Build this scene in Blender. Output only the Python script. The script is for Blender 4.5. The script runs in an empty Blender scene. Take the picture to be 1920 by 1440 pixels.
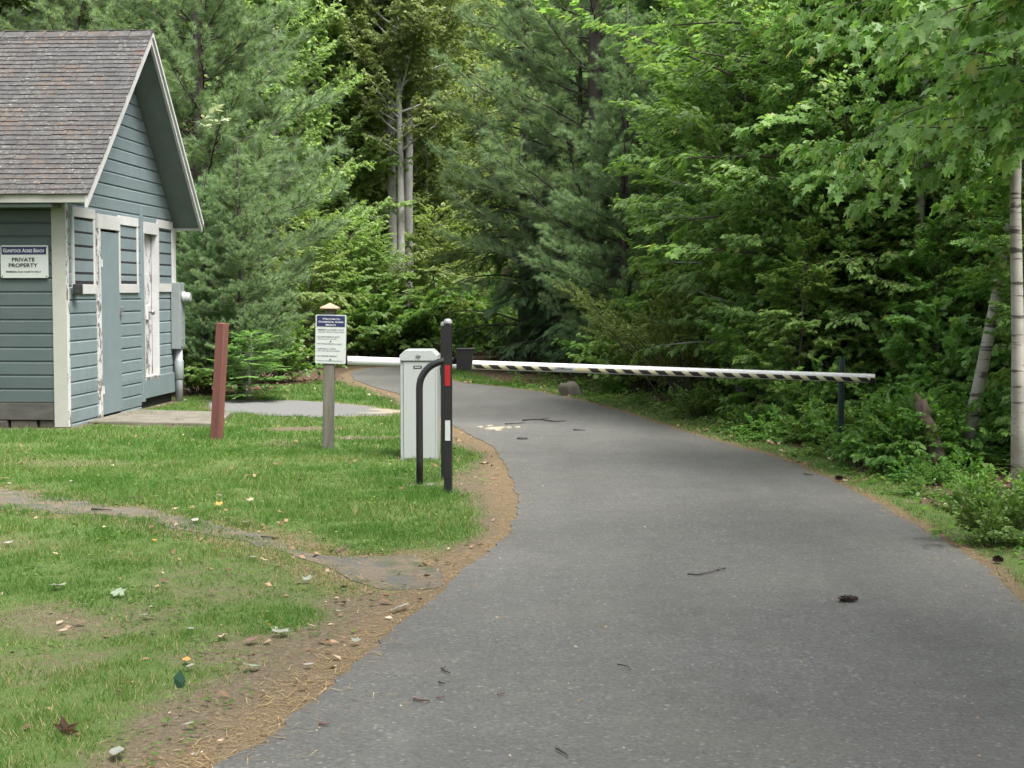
import bpy, bmesh, math, random
import numpy as np
from mathutils import Vector, Matrix, geometry

random.seed(7)
RNG = np.random.default_rng(11)
sc = bpy.context.scene
COL = sc.collection
R = math.radians

# ------------------------------------------------------------------ camera, sky, sun, exposure
FPX, EYE, PITCH = 2870.0, 1.5, R(3.39)
cam_d = bpy.data.cameras.new('camera')
cam_d.sensor_width = 36.0
cam_d.lens = FPX / 1920 * 36.0
cam_d.clip_start, cam_d.clip_end = 0.1, 600
cam = bpy.data.objects.new('camera', cam_d)
COL.objects.link(cam)
cam.location = (0, 0, EYE)
cam.rotation_euler = (math.pi / 2 - PITCH, 0, 0)
sc.camera = cam

SUN_DIR = Vector((0.34, -0.36, 0.87)).normalized()          # towards the sun
world = bpy.data.worlds.new('World')
sc.world = world
world.use_nodes = True
wn = world.node_tree
for n in list(wn.nodes):
    wn.nodes.remove(n)
w_out = wn.nodes.new('ShaderNodeOutputWorld')
w_bg = wn.nodes.new('ShaderNodeBackground')
w_sky = wn.nodes.new('ShaderNodeTexSky')
w_sky.sky_type = 'NISHITA'
w_sky.sun_disc = False
w_sky.sun_elevation = math.asin(SUN_DIR.z)
w_sky.sun_rotation = math.atan2(SUN_DIR.x, SUN_DIR.y)
w_sky.dust_density = 4.0
w_hs = wn.nodes.new('ShaderNodeHueSaturation')              # overcast: the blue is mostly washed out
w_hs.inputs['Saturation'].default_value = 0.22
w_hs.inputs['Value'].default_value = 1.0
wn.links.new(w_sky.outputs[0], w_hs.inputs['Color'])
wn.links.new(w_hs.outputs[0], w_bg.inputs['Color'])
w_bg.inputs['Strength'].default_value = 0.15
wn.links.new(w_bg.outputs[0], w_out.inputs['Surface'])

sun_d = bpy.data.lights.new('sun', 'SUN')
sun_d.energy = 2.6
sun_d.angle = R(30)
sun_d.color = (1.0, 0.96, 0.9)
sun = bpy.data.objects.new('sun', sun_d)
COL.objects.link(sun)
sun.rotation_euler = SUN_DIR.to_track_quat('Z', 'Y').to_euler()
sun.location = (0, 0, 40)

sc.view_settings.view_transform = 'Standard'
sc.view_settings.look = 'None'
sc.view_settings.exposure = 1.62
sc.view_settings.gamma = 1.0
sc.view_settings.use_curve_mapping = False
sc.render.engine = 'CYCLES'
sc.cycles.max_bounces = 9
sc.cycles.diffuse_bounces = 7
sc.cycles.glossy_bounces = 2
sc.cycles.transmission_bounces = 7
sc.cycles.caustics_reflective = False
sc.cycles.caustics_refractive = False


# ------------------------------------------------------------------ measuring helpers
def ray(px, py):
    u, v = (px - 960) / FPX, (py - 720) / FPX
    c, s = math.cos(PITCH), math.sin(PITCH)
    return (u, c - v * s, -s - v * c)


def G(px, py, z=0.0):
    """ground point seen at a photograph position"""
    r = ray(px, py)
    t = (z - EYE) / r[2]
    return (r[0] * t, r[1] * t)


def AT(px, py, Y):
    r = ray(px, py)
    t = Y / r[1]
    return Vector((r[0] * t, Y, EYE + r[2] * t))


def vnoise(x, y, scale, seed=0):
    x = np.asarray(x, float) / scale
    y = np.asarray(y, float) / scale
    xi, yi = np.floor(x).astype(np.int64), np.floor(y).astype(np.int64)
    fx, fy = x - xi, y - yi
    fx, fy = fx * fx * (3 - 2 * fx), fy * fy * (3 - 2 * fy)

    def h(a, b):
        n = (a * 374761393 + b * 668265263 + seed * 1442695041) & 0x7fffffff
        n = ((n ^ (n >> 13)) * 1274126177) & 0x7fffffff
        return ((n ^ (n >> 16)) & 0xffff) / 65535.0
    return (h(xi, yi) * (1 - fx) + h(xi + 1, yi) * fx) * (1 - fy) + (h(xi, yi + 1) * (1 - fx) + h(xi + 1, yi + 1) * fx) * fy


def smooth(a, b, x):
    t = np.clip((np.asarray(x, float) - a) / (b - a), 0, 1)
    return t * t * (3 - 2 * t)


def catmull(pts, n=6):
    pts = [np.array(p, float) for p in pts]
    out = []
    P = [2 * pts[0] - pts[1]] + pts + [2 * pts[-1] - pts[-2]]
    for i in range(1, len(P) - 2):
        a, b, c, d = P[i - 1], P[i], P[i + 1], P[i + 2]
        for k in range(n):
            t = k / n
            out.append(0.5 * (2 * b + (c - a) * t + (2 * a - 5 * b + 4 * c - d) * t * t + (3 * b - a - 3 * c + d) * t ** 3))
    out.append(pts[-1])
    return out


def poly_dist(X, Y, poly):
    """signed distance to a closed polygon, negative inside"""
    X, Y = np.asarray(X, float), np.asarray(Y, float)
    best = np.full(X.shape, 1e9)
    inside = np.zeros(X.shape, bool)
    n = len(poly)
    for i in range(n):
        x0, y0 = poly[i][0], poly[i][1]
        x1, y1 = poly[(i + 1) % n][0], poly[(i + 1) % n][1]
        dx, dy = x1 - x0, y1 - y0
        L = dx * dx + dy * dy + 1e-12
        t = np.clip(((X - x0) * dx + (Y - y0) * dy) / L, 0, 1)
        best = np.minimum(best, (X - x0 - t * dx) ** 2 + (Y - y0 - t * dy) ** 2)
        if y0 != y1:
            cond = ((y0 > Y) != (y1 > Y)) & (X < (x1 - x0) * (Y - y0) / (y1 - y0) + x0)
            inside ^= cond
    d = np.sqrt(best)
    return np.where(inside, -d, d)


# ------------------------------------------------------------------ materials
def nt(name):
    m = bpy.data.materials.new(name)
    m.use_nodes = True
    t = m.node_tree
    b = t.nodes['Principled BSDF']
    return m, t, b


def link(t, a, b):
    t.links.new(a, b)


def noise_node(t, scale, detail=4, rough=0.55, coord='Object', vec=None, stretch=None):
    n = t.nodes.new('ShaderNodeTexNoise')
    n.inputs['Scale'].default_value = scale
    n.inputs['Detail'].default_value = detail
    n.inputs['Roughness'].default_value = rough
    if vec is None:
        tc = t.nodes.new('ShaderNodeTexCoord')
        vec = tc.outputs[coord]
    if stretch:
        mp = t.nodes.new('ShaderNodeMapping')
        mp.inputs['Scale'].default_value = stretch
        link(t, vec, mp.inputs['Vector'])
        vec = mp.outputs[0]
    link(t, vec, n.inputs['Vector'])
    return n


def ramp(t, fac, stops):
    r = t.nodes.new('ShaderNodeValToRGB')
    e = r.color_ramp.elements
    while len(e) < len(stops):
        e.new(0.5)
    for i, (p, c) in enumerate(stops):
        e[i].position = p
        e[i].color = (c[0], c[1], c[2], 1) if not isinstance(c, (int, float)) else (c, c, c, 1)
    link(t, fac, r.inputs[0])
    return r


def mixc(t, fac, a, b, mode='MIX'):
    m = t.nodes.new('ShaderNodeMix')
    m.data_type = 'RGBA'
    m.blend_type = mode
    for inp, v in ((m.inputs[0], fac), (m.inputs[6], a), (m.inputs[7], b)):
        if isinstance(v, (int, float)):
            inp.default_value = v
        elif isinstance(v, (tuple, list)):
            inp.default_value = (v[0], v[1], v[2], 1)
        else:
            link(t, v, inp)
    return m.outputs[2]


def mathn(t, op, a, b=0.5, clamp=False):
    m = t.nodes.new('ShaderNodeMath')
    m.operation = op
    m.use_clamp = clamp
    for inp, v in ((m.inputs[0], a), (m.inputs[1], b)):
        if isinstance(v, (int, float)):
            inp.default_value = v
        else:
            link(t, v, inp)
    return m.outputs[0]


def bump(t, b, height, strength=0.3, dist=0.01):
    n = t.nodes.new('ShaderNodeBump')
    n.inputs['Strength'].default_value = strength
    n.inputs['Distance'].default_value = dist
    link(t, height, n.inputs['Height'])
    link(t, n.outputs[0], b.inputs['Normal'])


def surf(name, c1, c2=None, scale=8, rough=0.6, bstr=0.2, bscale=None, metal=0.0, spec=0.4, stretch=None, obj_rand=0.0):
    m, t, b = nt(name)
    c2 = c2 or tuple(x * 0.8 for x in c1)
    n = noise_node(t, scale, 5, 0.6, stretch=stretch)
    r = ramp(t, n.outputs['Fac'], [(0.3, c1), (0.7, c2)])
    col = r.outputs[0]
    if obj_rand:
        oi = t.nodes.new('ShaderNodeObjectInfo')
        v = mathn(t, 'MULTIPLY_ADD', oi.outputs['Random'], obj_rand)
        t.nodes[-1].inputs[2].default_value = 1 - obj_rand / 2
        col = mixc(t, 1.0, col, v, 'MULTIPLY')
    link(t, col, b.inputs['Base Color'])
    b.inputs['Roughness'].default_value = rough
    b.inputs['Metallic'].default_value = metal
    b.inputs['Specular IOR Level'].default_value = spec
    if bstr:
        n2 = noise_node(t, bscale or scale * 6, 4, 0.6, stretch=stretch)
        bump(t, b, n2.outputs['Fac'], bstr, 0.004)
    return m


def leafmat(name, stops, trans=0.35, rough=0.45, spec=0.35, tint=0.25, tcol=1.5):
    m, t, b = nt(name)
    at = t.nodes.new('ShaderNodeAttribute')
    at.attribute_name = 'rnd'
    r = ramp(t, at.outputs['Fac'], stops)
    oi = t.nodes.new('ShaderNodeObjectInfo')
    hs = t.nodes.new('ShaderNodeHueSaturation')
    v = mathn(t, 'MULTIPLY_ADD', oi.outputs['Random'], tint)
    t.nodes[-1].inputs[2].default_value = 1 - tint / 2
    link(t, v, hs.inputs['Value'])
    h = mathn(t, 'MULTIPLY_ADD', oi.outputs['Random'], 0.03)
    t.nodes[-1].inputs[2].default_value = 0.485
    link(t, h, hs.inputs['Hue'])
    link(t, r.outputs[0], hs.inputs['Color'])
    link(t, hs.outputs[0], b.inputs['Base Color'])
    b.inputs['Roughness'].default_value = rough
    b.inputs['Specular IOR Level'].default_value = spec
    if trans > 0:
        tr = t.nodes.new('ShaderNodeBsdfTranslucent')
        tc = mixc(t, 1.0, hs.outputs[0], (tcol, tcol * 1.05, tcol * 0.6), 'MULTIPLY')
        link(t, tc, tr.inputs['Color'])
        mx = t.nodes.new('ShaderNodeMixShader')
        mx.inputs[0].default_value = trans
        link(t, b.outputs[0], mx.inputs[1])
        link(t, tr.outputs[0], mx.inputs[2])
        link(t, mx.outputs[0], t.nodes['Material Output'].inputs['Surface'])
    return m


M = {}
M['maple'] = leafmat('maple_leaf', [(0, (.115, .21, .058)), (.5, (.17, .295, .085)), (.9, (.225, .36, .12)), (1, (.30, .32, .10))], .5, .42, .4)
M['beech'] = leafmat('beech_leaf', [(0, (.125, .215, .065)), (.6, (.18, .30, .092)), (1, (.235, .36, .125))], .5, .4, .4)
M['wood_leaf'] = leafmat('wood_leaf', [(0, (.10, .175, .055)), (.5, (.15, .25, .08)), (.93, (.21, .31, .105)), (1, (.34, .25, .06))], .48, .42, .45, .5)
M['light_leaf'] = leafmat('light_leaf', [(0, (.15, .22, .07)), (.6, (.215, .295, .10)), (1, (.30, .36, .14))], .48, .45, .4)
M['shrub_leaf'] = leafmat('shrub_leaf', [(0, (.07, .15, .034)), (.6, (.115, .22, .046)), (1, (.17, .28, .065))], .48, .42, .4, .45)
M['olive_leaf'] = leafmat('olive_leaf', [(0, (.12, .19, .045)), (.6, (.17, .25, .065)), (1, (.25, .30, .09))], .34, .5, .3)
M['pine_needle'] = leafmat('pine_needle', [(0, (.165, .255, .13)), (.6, (.235, .345, .185)), (1, (.31, .42, .235))], .45, .5, .4, .3, 1.2)
M['hemlock_needle'] = leafmat('hemlock_needle', [(0, (.05, .095, .042)), (.6, (.07, .13, .055)), (1, (.10, .17, .075))], .3, .5, .35, .3, 1.2)
M['grass'] = leafmat('grass_blade', [(0, (.048, .118, .016)), (.5, (.074, .165, .025)), (.8, (.115, .19, .042)), (.9, (.24, .23, .10)), (1, (.32, .27, .15))], .35, .5, .25, 0.0, 1.3)
M['litter'] = leafmat('litter_leaf', [(0, (.10, .06, .035)), (.5, (.20, .13, .075)), (.85, (.32, .22, .13)), (1, (.45, .38, .28))], .1, .7, .2, 0.0, 1.0)
M['needles'] = leafmat('fallen_needle', [(0, (.14, .08, .04)), (.5, (.24, .145, .068)), (1, (.35, .26, .145))], 0, .7, .2, 0.0)

M['bark'] = surf('bark', (.10, .085, .07), (.05, .042, .035), 14, .9, .8, 40, stretch=(1, 1, .25))
M['dark_bark'] = surf('dark_bark', (.07, .058, .05), (.035, .03, .026), 14, .9, .8, 40, stretch=(1, 1, .25))
M['grey_bark'] = surf('grey_bark', (.36, .35, .33), (.21, .205, .195), 9, .85, .5, 30, stretch=(1, 1, .4))
M['rot_wood'] = surf('rotten_wood', (.12, .092, .065), (.05, .038, .028), 10, .9, .8, 40, stretch=(2, 2, .3))


def birch_mat():
    m, t, b = nt('birch_bark')
    n = noise_node(t, 2.2, 4, .6, stretch=(1, 1, 9))
    n2 = noise_node(t, 3.0, 3, .5)
    marks = ramp(t, n.outputs['Fac'], [(.56, 0.0), (.62, 1.0)])
    base = ramp(t, n2.outputs['Fac'], [(.35, (.38, .365, .33)), (.66, (.21, .20, .17))])
    n3 = noise_node(t, 4.5, 5, .65, stretch=(1, 1, 1.6))
    scar = ramp(t, n3.outputs['Fac'], [(.60, 0.0), (.66, 1.0)])
    c = mixc(t, scar.outputs[0], base.outputs[0], (.07, .06, .05))
    c = mixc(t, marks.outputs[0], c, (.05, .042, .037))
    link(t, c, b.inputs['Base Color'])
    b.inputs['Roughness'].default_value = .75
    bump(t, b, n.outputs['Fac'], .4, .006)
    return m


M['birch'] = birch_mat()


def paint(name, c, c2, peel=0.0, wood=(.16, .14, .12), rough=.55, scale=5, dirt=.25):
    """old house paint; peel is the share that has flaked off the wood"""
    m, t, b = nt(name)
    n = noise_node(t, scale, 5, .65)
    col = ramp(t, n.outputs['Fac'], [(.3, c), (.72, c2)]).outputs[0]
    oi = t.nodes.new('ShaderNodeObjectInfo')
    v = mathn(t, 'MULTIPLY_ADD', oi.outputs['Random'], .16)
    t.nodes[-1].inputs[2].default_value = .92
    col = mixc(t, 1.0, col, v, 'MULTIPLY')
    n3 = noise_node(t, 1.3, 6, .7)
    st = ramp(t, n3.outputs['Fac'], [(.5, 0.0), (.8, dirt)])
    col = mixc(t, st.outputs[0], col, (.12, .12, .10))
    n2 = noise_node(t, 13, 6, .7, stretch=(1, 1, .45))
    if peel:
        e = .5 - .0 + (.26 - peel * .36)
        pk = ramp(t, n2.outputs['Fac'], [(e, 0.0), (e + .02, 1.0)])
        col = mixc(t, pk.outputs[0], col, wood)
    link(t, col, b.inputs['Base Color'])
    b.inputs['Roughness'].default_value = rough
    b.inputs['Specular IOR Level'].default_value = .3
    n4 = noise_node(t, 40, 4, .6, stretch=(.3, .3, 1))
    bump(t, b, n4.outputs['Fac'], .15, .003)
    return m


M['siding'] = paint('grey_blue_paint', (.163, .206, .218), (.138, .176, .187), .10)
M['siding_front_shaded'] = paint('shaded_siding_paint', (.064, .085, .086), (.054, .072, .073), .10)  # same paint as the gable, with the shade under the eave darkened into it
M['white_trim'] = paint('white_trim_paint', (.46, .46, .455), (.39, .39, .38), .22)
M['peel_white'] = paint('peeling_white_paint', (.47, .47, .47), (.42, .42, .415), .62, (.14, .12, .10))
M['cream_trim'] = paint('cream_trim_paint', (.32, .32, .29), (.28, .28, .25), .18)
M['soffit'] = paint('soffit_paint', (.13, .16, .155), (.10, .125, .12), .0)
M['door_grey'] = paint('door_grey_paint', (.165, .212, .225), (.145, .188, .20), .05)
M['old_timber'] = surf('old_timber', (.075, .072, .064), (.038, .036, .032), 12, .85, .6, 40, stretch=(.3, 1, 1))
M['dark_gap'] = surf('dark_gap', (.015, .015, .018), None, 5, .8, 0)
M['foundation'] = surf('foundation_stone', (.07, .062, .05), (.035, .032, .026), 9, .9, .6, 40, obj_rand=.4)


def shingle_mat():
    m, t, b = nt('old_shingle')
    n = noise_node(t, 7, 5, .65)
    col = ramp(t, n.outputs['Fac'], [(.3, (.047, .0455, .046)), (.7, (.070, .068, .068))]).outputs[0]
    at = t.nodes.new('ShaderNodeAttribute')
    at.attribute_name = 'rnd'
    v = mathn(t, 'MULTIPLY_ADD', at.outputs['Fac'], .16)
    t.nodes[-1].inputs[2].default_value = .86
    col = mixc(t, 1.0, col, v, 'MULTIPLY')
    # orange lichen patches and pale lichen specks
    n1 = noise_node(t, 1.7, 3, .5)
    n2 = noise_node(t, 11, 6, .75)
    a = ramp(t, n1.outputs['Fac'], [(.47, 0.0), (.62, 1.0)])
    c = ramp(t, n2.outputs['Fac'], [(.50, 0.0), (.62, 1.0)])
    f = mathn(t, 'MULTIPLY', a.outputs[0], c.outputs[0])
    f = mathn(t, 'MULTIPLY', f, .55)
    col = mixc(t, f, col, (.14, .08, .042))
    n5 = noise_node(t, 30, 5, .75, stretch=(.7, 1.3, 1.3))
    sp = ramp(t, n5.outputs['Fac'], [(.565, 0.0), (.62, 1.0)])
    n6 = noise_node(t, 3, 3, .6)
    sm = ramp(t, n6.outputs['Fac'], [(.38, 0.15), (.6, 1.0)])
    f2 = mathn(t, 'MULTIPLY', sp.outputs[0], sm.outputs[0])
    col = mixc(t, f2, col, (.22, .22, .20))
    link(t, col, b.inputs['Base Color'])
    b.inputs['Roughness'].default_value = .85
    b.inputs['Specular IOR Level'].default_value = .3
    n7 = noise_node(t, 160, 3, .6)
    bump(t, b, n7.outputs['Fac'], .4, .003)
    return m


M['shingle'] = shingle_mat()


def asphalt_mat():
    m, t, b = nt('asphalt')
    n1 = noise_node(t, .45, 5, .6)
    base = ramp(t, n1.outputs['Fac'], [(.25, (.066, .065, .060)), (.5, (.085, .084, .077)), (.75, (.106, .105, .098))]).outputs[0]
    n2 = noise_node(t, 6, 6, .7)
    nl = noise_node(t, 1.0, 4, .6, stretch=(1.5, .22, 1))
    lane = ramp(t, nl.outputs['Fac'], [(.3, .87), (.7, 1.10)])
    base = mixc(t, 1.0, base, lane.outputs[0], 'MULTIPLY')
    k = ramp(t, n2.outputs['Fac'], [(.3, .88), (.7, 1.10)])
    base = mixc(t, 1.0, base, k.outputs[0], 'MULTIPLY')
    vo = t.nodes.new('ShaderNodeTexVoronoi')
    vo.inputs['Scale'].default_value = 85
    tc = t.nodes.new('ShaderNodeTexCoord')
    link(t, tc.outputs['Object'], vo.inputs['Vector'])
    # aggregate: each stone has its own grey
    sep = t.nodes.new('ShaderNodeSeparateColor')
    link(t, vo.outputs['Color'], sep.inputs[0])
    ag = ramp(t, sep.outputs[0], [(0, .74), (.5, 1.0), (.94, 1.16), (.985, 1.5), (1, 2.0)])
    base = mixc(t, 1.0, base, ag.outputs[0], 'MULTIPLY')
    vo2 = t.nodes.new('ShaderNodeTexVoronoi')          # pale grit specks
    vo2.inputs['Scale'].default_value = 16
    link(t, tc.outputs['Object'], vo2.inputs['Vector'])
    sep2 = t.nodes.new('ShaderNodeSeparateColor')
    link(t, vo2.outputs['Color'], sep2.inputs[0])
    near = ramp(t, vo2.outputs['Distance'], [(.05, 1.0), (.075, 0.0)])
    pick = ramp(t, sep2.outputs[0], [(.90, 0.0), (.93, 1.0)])
    f = mathn(t, 'MULTIPLY', near.outputs[0], pick.outputs[0])
    f = mathn(t, 'MULTIPLY', f, .8)
    base = mixc(t, f, base, (.50, .48, .42))
    # brownish organic stain
    n3 = noise_node(t, 1.1, 6, .7)
    s = ramp(t, n3.outputs['Fac'], [(.52, 0.0), (.75, .35)])
    base = mixc(t, s.outputs[0], base, (.12, .115, .085))
    link(t, base, b.inputs['Base Color'])
    b.inputs['Roughness'].default_value = .8
    b.inputs['Specular IOR Level'].default_value = .45
    bump(t, b, vo.outputs['Distance'], .2, .004)
    return m


M['asphalt'] = asphalt_mat()


def path_mat():
    m, t, b = nt('old_path')
    n1 = noise_node(t, 2.2, 6, .65)
    n2 = noise_node(t, 50, 4, .65)
    n3 = noise_node(t, 6, 5, .65)
    a = ramp(t, n2.outputs['Fac'], [(.3, (.055, .053, .045)), (.7, (.092, .088, .075))]).outputs[0]
    s = ramp(t, n2.outputs['Fac'], [(.3, (.07, .053, .035)), (.7, (.16, .125, .085))]).outputs[0]
    g = ramp(t, n2.outputs['Fac'], [(.3, (.03, .04, .014)), (.7, (.065, .08, .026))]).outputs[0]
    c = mixc(t, ramp(t, n1.outputs['Fac'], [(.45, 0.0), (.58, .8)]).outputs[0], a, g)
    c = mixc(t, ramp(t, n3.outputs['Fac'], [(.44, 0.0), (.56, .9)]).outputs[0], c, s)
    link(t, c, b.inputs['Base Color'])
    b.inputs['Roughness'].default_value = .95
    bump(t, b, n2.outputs['Fac'], .6, .01)
    return m


M['old_path'] = path_mat()
M['concrete'] = surf('old_concrete', (.17, .155, .125), (.10, .09, .07), 4, .9, .4, 50)
M['box_white'] = surf('cabinet_paint', (.305, .325, .315), (.29, .31, .30), 3, .4, .05, 60)


def add_dirt(m):
    t = m.node_tree
    b = t.nodes['Principled BSDF']
    src = b.inputs['Base Color'].links[0].from_socket
    tc = t.nodes.new('ShaderNodeTexCoord')
    sx = t.nodes.new('ShaderNodeSeparateXYZ')
    link(t, tc.outputs['Object'], sx.inputs[0])
    n = noise_node(t, 16, 5, .7)
    q = mathn(t, 'MULTIPLY_ADD', sx.outputs[2], -5.5)
    t.nodes[-1].inputs[2].default_value = .62
    f = mathn(t, 'ADD', q, mathn(t, 'MULTIPLY', mathn(t, 'SUBTRACT', n.outputs['Fac'], .5), 1.6))
    n2 = noise_node(t, 5, 6, .75, stretch=(3, 3, .5))
    st = ramp(t, n2.outputs['Fac'], [(.56, 0.0), (.78, .28)])
    c = mixc(t, st.outputs[0], src, (.17, .165, .13))
    c = mixc(t, ramp(t, f, [(.35, 0.0), (.9, .75)]).outputs[0], c, (.12, .10, .065))
    link(t, c, b.inputs['Base Color'])


add_dirt(M['box_white'])
M['arm_white'] = surf('arm_paint', (.50, .50, .50), (.46, .46, .455), 5, .35, .0)
M['black_paint'] = surf('black_paint', (.007, .007, .008), (.012, .012, .013), 12, .42, .1, 60)
M['stripe_black'] = surf('stripe_black', (.02, .02, .02), None, 6, .4, 0)
M['stripe_cream'] = surf('stripe_cream', (.46, .43, .27), (.40, .375, .24), 6, .4, 0)
M['red_reflector'] = surf('red_reflector', (.30, .012, .014), (.25, .01, .012), 40, .3, .2, 200)
M['white_reflector'] = surf('white_reflector', (.42, .45, .44), (.38, .41, .40), 40, .3, .2, 200)
M['chrome'] = surf('worn_chrome', (.45, .45, .45), (.08, .08, .08), 30, .35, .1, 60, metal=.6)
M['scuffed_cap'] = surf('scuffed_cap', (.012, .012, .013), (.42, .42, .42), 45, .4, .1, 60)
M['red_stain'] = surf('red_stain', (.155, .058, .046), (.095, .036, .03), 14, .8, .5, 60, stretch=(1, 1, .10))
M['post_wood'] = surf('weathered_post', (.13, .125, .10), (.065, .06, .048), 18, .85, .6, 50, stretch=(1, 1, .12))
M['copper'] = surf('copper_cap', (.48, .27, .17), (.46, .36, .27), 8, .4, .05, 50, metal=.4)
M['cap_wood'] = surf('cap_wood', (.10, .075, .055), None, 14, .8, .3, 50)
M['sign_white'] = surf('sign_white', (.385, .41, .39), (.365, .39, .37), 6, .4, 0)
M['sign_edge'] = surf('sign_edge', (.20, .22, .21), None, 6, .5, 0)
M['navy'] = surf('navy_print', (.012, .017, .065), (.010, .014, .055), 8, .45, 0)
M['print_black'] = surf('black_print', (.025, .028, .03), None, 8, .5, 0)
M['print_white'] = surf('white_print', (.5, .5, .5), None, 8, .5, 0)
M['meter_grey'] = surf('meter_box_paint', (.20, .225, .225), (.17, .19, .19), 8, .5, .1, 40)
M['pvc'] = surf('pvc_conduit', (.31, .32, .35), (.26, .27, .30), 8, .5, .0)
M['glass_grey'] = surf('meter_glass', (.34, .35, .35), (.24, .25, .25), 12, .15, 0)
M['green_post'] = surf('green_steel', (.012, .034, .028), (.018, .044, .036), 10, .5, .1, 40)
M['rock'] = surf('boulder_stone', (.15, .135, .10), (.07, .065, .05), 8, .9, .8, 24)
M['cone'] = surf('pine_cone', (.06, .034, .024), (.022, .013, .010), 60, .85, .3)
M['stick'] = surf('dead_stick', (.06, .048, .042), (.03, .025, .022), 20, .9, .4)
M['brown_stick'] = surf('brown_stick', (.14, .09, .075), (.08, .055, .045), 20, .9, .4)
M['pale_wood'] = surf('pale_wood', (.40, .36, .27), (.29, .25, .175), 14, .8, .3)
M['leaf_pale'] = surf('pale_leaf', (.22, .225, .185), (.15, .165, .13), 20, .7, .2)
M['leaf_white'] = surf('bleached_leaf', (.28, .26, .23), (.18, .165, .14), 20, .7, .2)
M['leaf_brown'] = surf('brown_leaf', (.19, .105, .07), (.12, .07, .05), 20, .75, .2)
M['leaf_tan'] = surf('tan_leaf', (.40, .29, .20), (.28, .20, .14), 20, .75, .2)
M['leaf_orange'] = surf('orange_leaf', (.50, .24, .05), (.40, .16, .04), 20, .7, .2)
M['leaf_green'] = surf('dark_green_leaf', (.035, .09, .055), (.05, .12, .07), 20, .45, .2)
M['leaf_grey'] = surf('grey_green_leaf', (.20, .24, .17), (.14, .17, .12), 20, .7, .2)


def ground_mat():
    m, t, b = nt('ground_cover')

    def attr(n):
        a = t.nodes.new('ShaderNodeAttribute')
        a.attribute_name = n
        return a.outputs['Fac']
    n1 = noise_node(t, 9, 6, .7)
    n2 = noise_node(t, 45, 5, .7)
    n3 = noise_node(t, 140, 3, .6)
    soil = ramp(t, n2.outputs['Fac'], [(.3, (.075, .06, .038)), (.55, (.135, .108, .072)), (.72, (.22, .185, .13))]).outputs[0]
    grass = ramp(t, n3.outputs['Fac'], [(.3, (.05, .085, .02)), (.55, (.085, .13, .035)), (.75, (.17, .165, .08))]).outputs[0]
    needle = ramp(t, n3.outputs['Fac'], [(.3, (.085, .06, .036)), (.52, (.155, .115, .07)), (.72, (.25, .20, .13))]).outputs[0]
    litter = ramp(t, n2.outputs['Fac'], [(.3, (.035, .026, .018)), (.5, (.085, .058, .038)), (.7, (.17, .12, .08))]).outputs[0]
    sand = ramp(t, n2.outputs['Fac'], [(.3, (.19, .155, .105)), (.7, (.28, .24, .17))]).outputs[0]

    def sharp(f, k=.35):
        x = mathn(t, 'SUBTRACT', n1.outputs['Fac'], .5)
        x = mathn(t, 'MULTIPLY', x, 1.6)
        x = mathn(t, 'ADD', f, x)
        return ramp(t, x, [(.5 - k, 0.0), (.5 + k, 1.0)]).outputs[0]
    c = mixc(t, sharp(attr('grass')), soil, grass)
    c = mixc(t, sharp(attr('litter'), .25), c, litter)
    c = mixc(t, sharp(attr('needle'), .25), c, needle)
    c = mixc(t, sharp(attr('sand'), .2), c, sand)
    link(t, c, b.inputs['Base Color'])
    b.inputs['Roughness'].default_value = .95
    b.inputs['Specular IOR Level'].default_value = .15
    bump(t, b, n2.outputs['Fac'], .7, .03)
    return m


M['ground'] = ground_mat()


def parking_mat():
    m, t, b = nt('worn_parking')
    n1 = noise_node(t, 1.1, 6, .65, stretch=(.5, 1.6, 1))
    n2 = noise_node(t, 40, 4, .6)
    tc = t.nodes.new('ShaderNodeTexCoord')
    sx = t.nodes.new('ShaderNodeSeparateXYZ')
    link(t, tc.outputs['Object'], sx.inputs[0])
    g = mathn(t, 'MULTIPLY_ADD', sx.outputs[0], .45)
    t.nodes[-1].inputs[2].default_value = 1.25
    x = mathn(t, 'ADD', g, mathn(t, 'MULTIPLY', mathn(t, 'SUBTRACT', n1.outputs['Fac'], .5), 2.2))
    f = ramp(t, x, [(.42, 0.0), (.55, 1.0)])
    a = ramp(t, n2.outputs['Fac'], [(.3, (.10, .10, .10)), (.7, (.14, .14, .136))]).outputs[0]
    s = ramp(t, n2.outputs['Fac'], [(.3, (.20, .17, .125)), (.7, (.28, .25, .185))]).outputs[0]
    link(t, mixc(t, f.outputs[0], a, s), b.inputs['Base Color'])
    b.inputs['Roughness'].default_value = .9
    bump(t, b, n2.outputs['Fac'], .4, .01)
    return m


M['parking'] = parking_mat()


# ------------------------------------------------------------------ mesh helpers
def add_obj(name, me, mat=None, parent=None, loc=None, rot=None):
    o = bpy.data.objects.new(name, me)
    COL.objects.link(o)
    if parent is not None:
        o.parent = parent
    if loc is not None:
        o.location = loc
    if rot is not None:
        o.rotation_euler = rot
    if mat is not None and me is not None and not me.materials:
        me.materials.append(mat)
    return o


def tag(o, label=None, cat=None, group=None, kind=None):
    if label:
        o['label'] = label
    if cat:
        o['category'] = cat
    if group:
        o['group'] = group
    if kind:
        o['kind'] = kind
    return o


def thing(name, label, cat, loc=(0, 0, 0), rotz=0.0, group=None):
    o = bpy.data.objects.new(name, None)
    COL.objects.link(o)
    o.empty_display_size = .2
    o.location = loc
    o.rotation_euler = (0, 0, rotz)
    return tag(o, label, cat, group)


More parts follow.
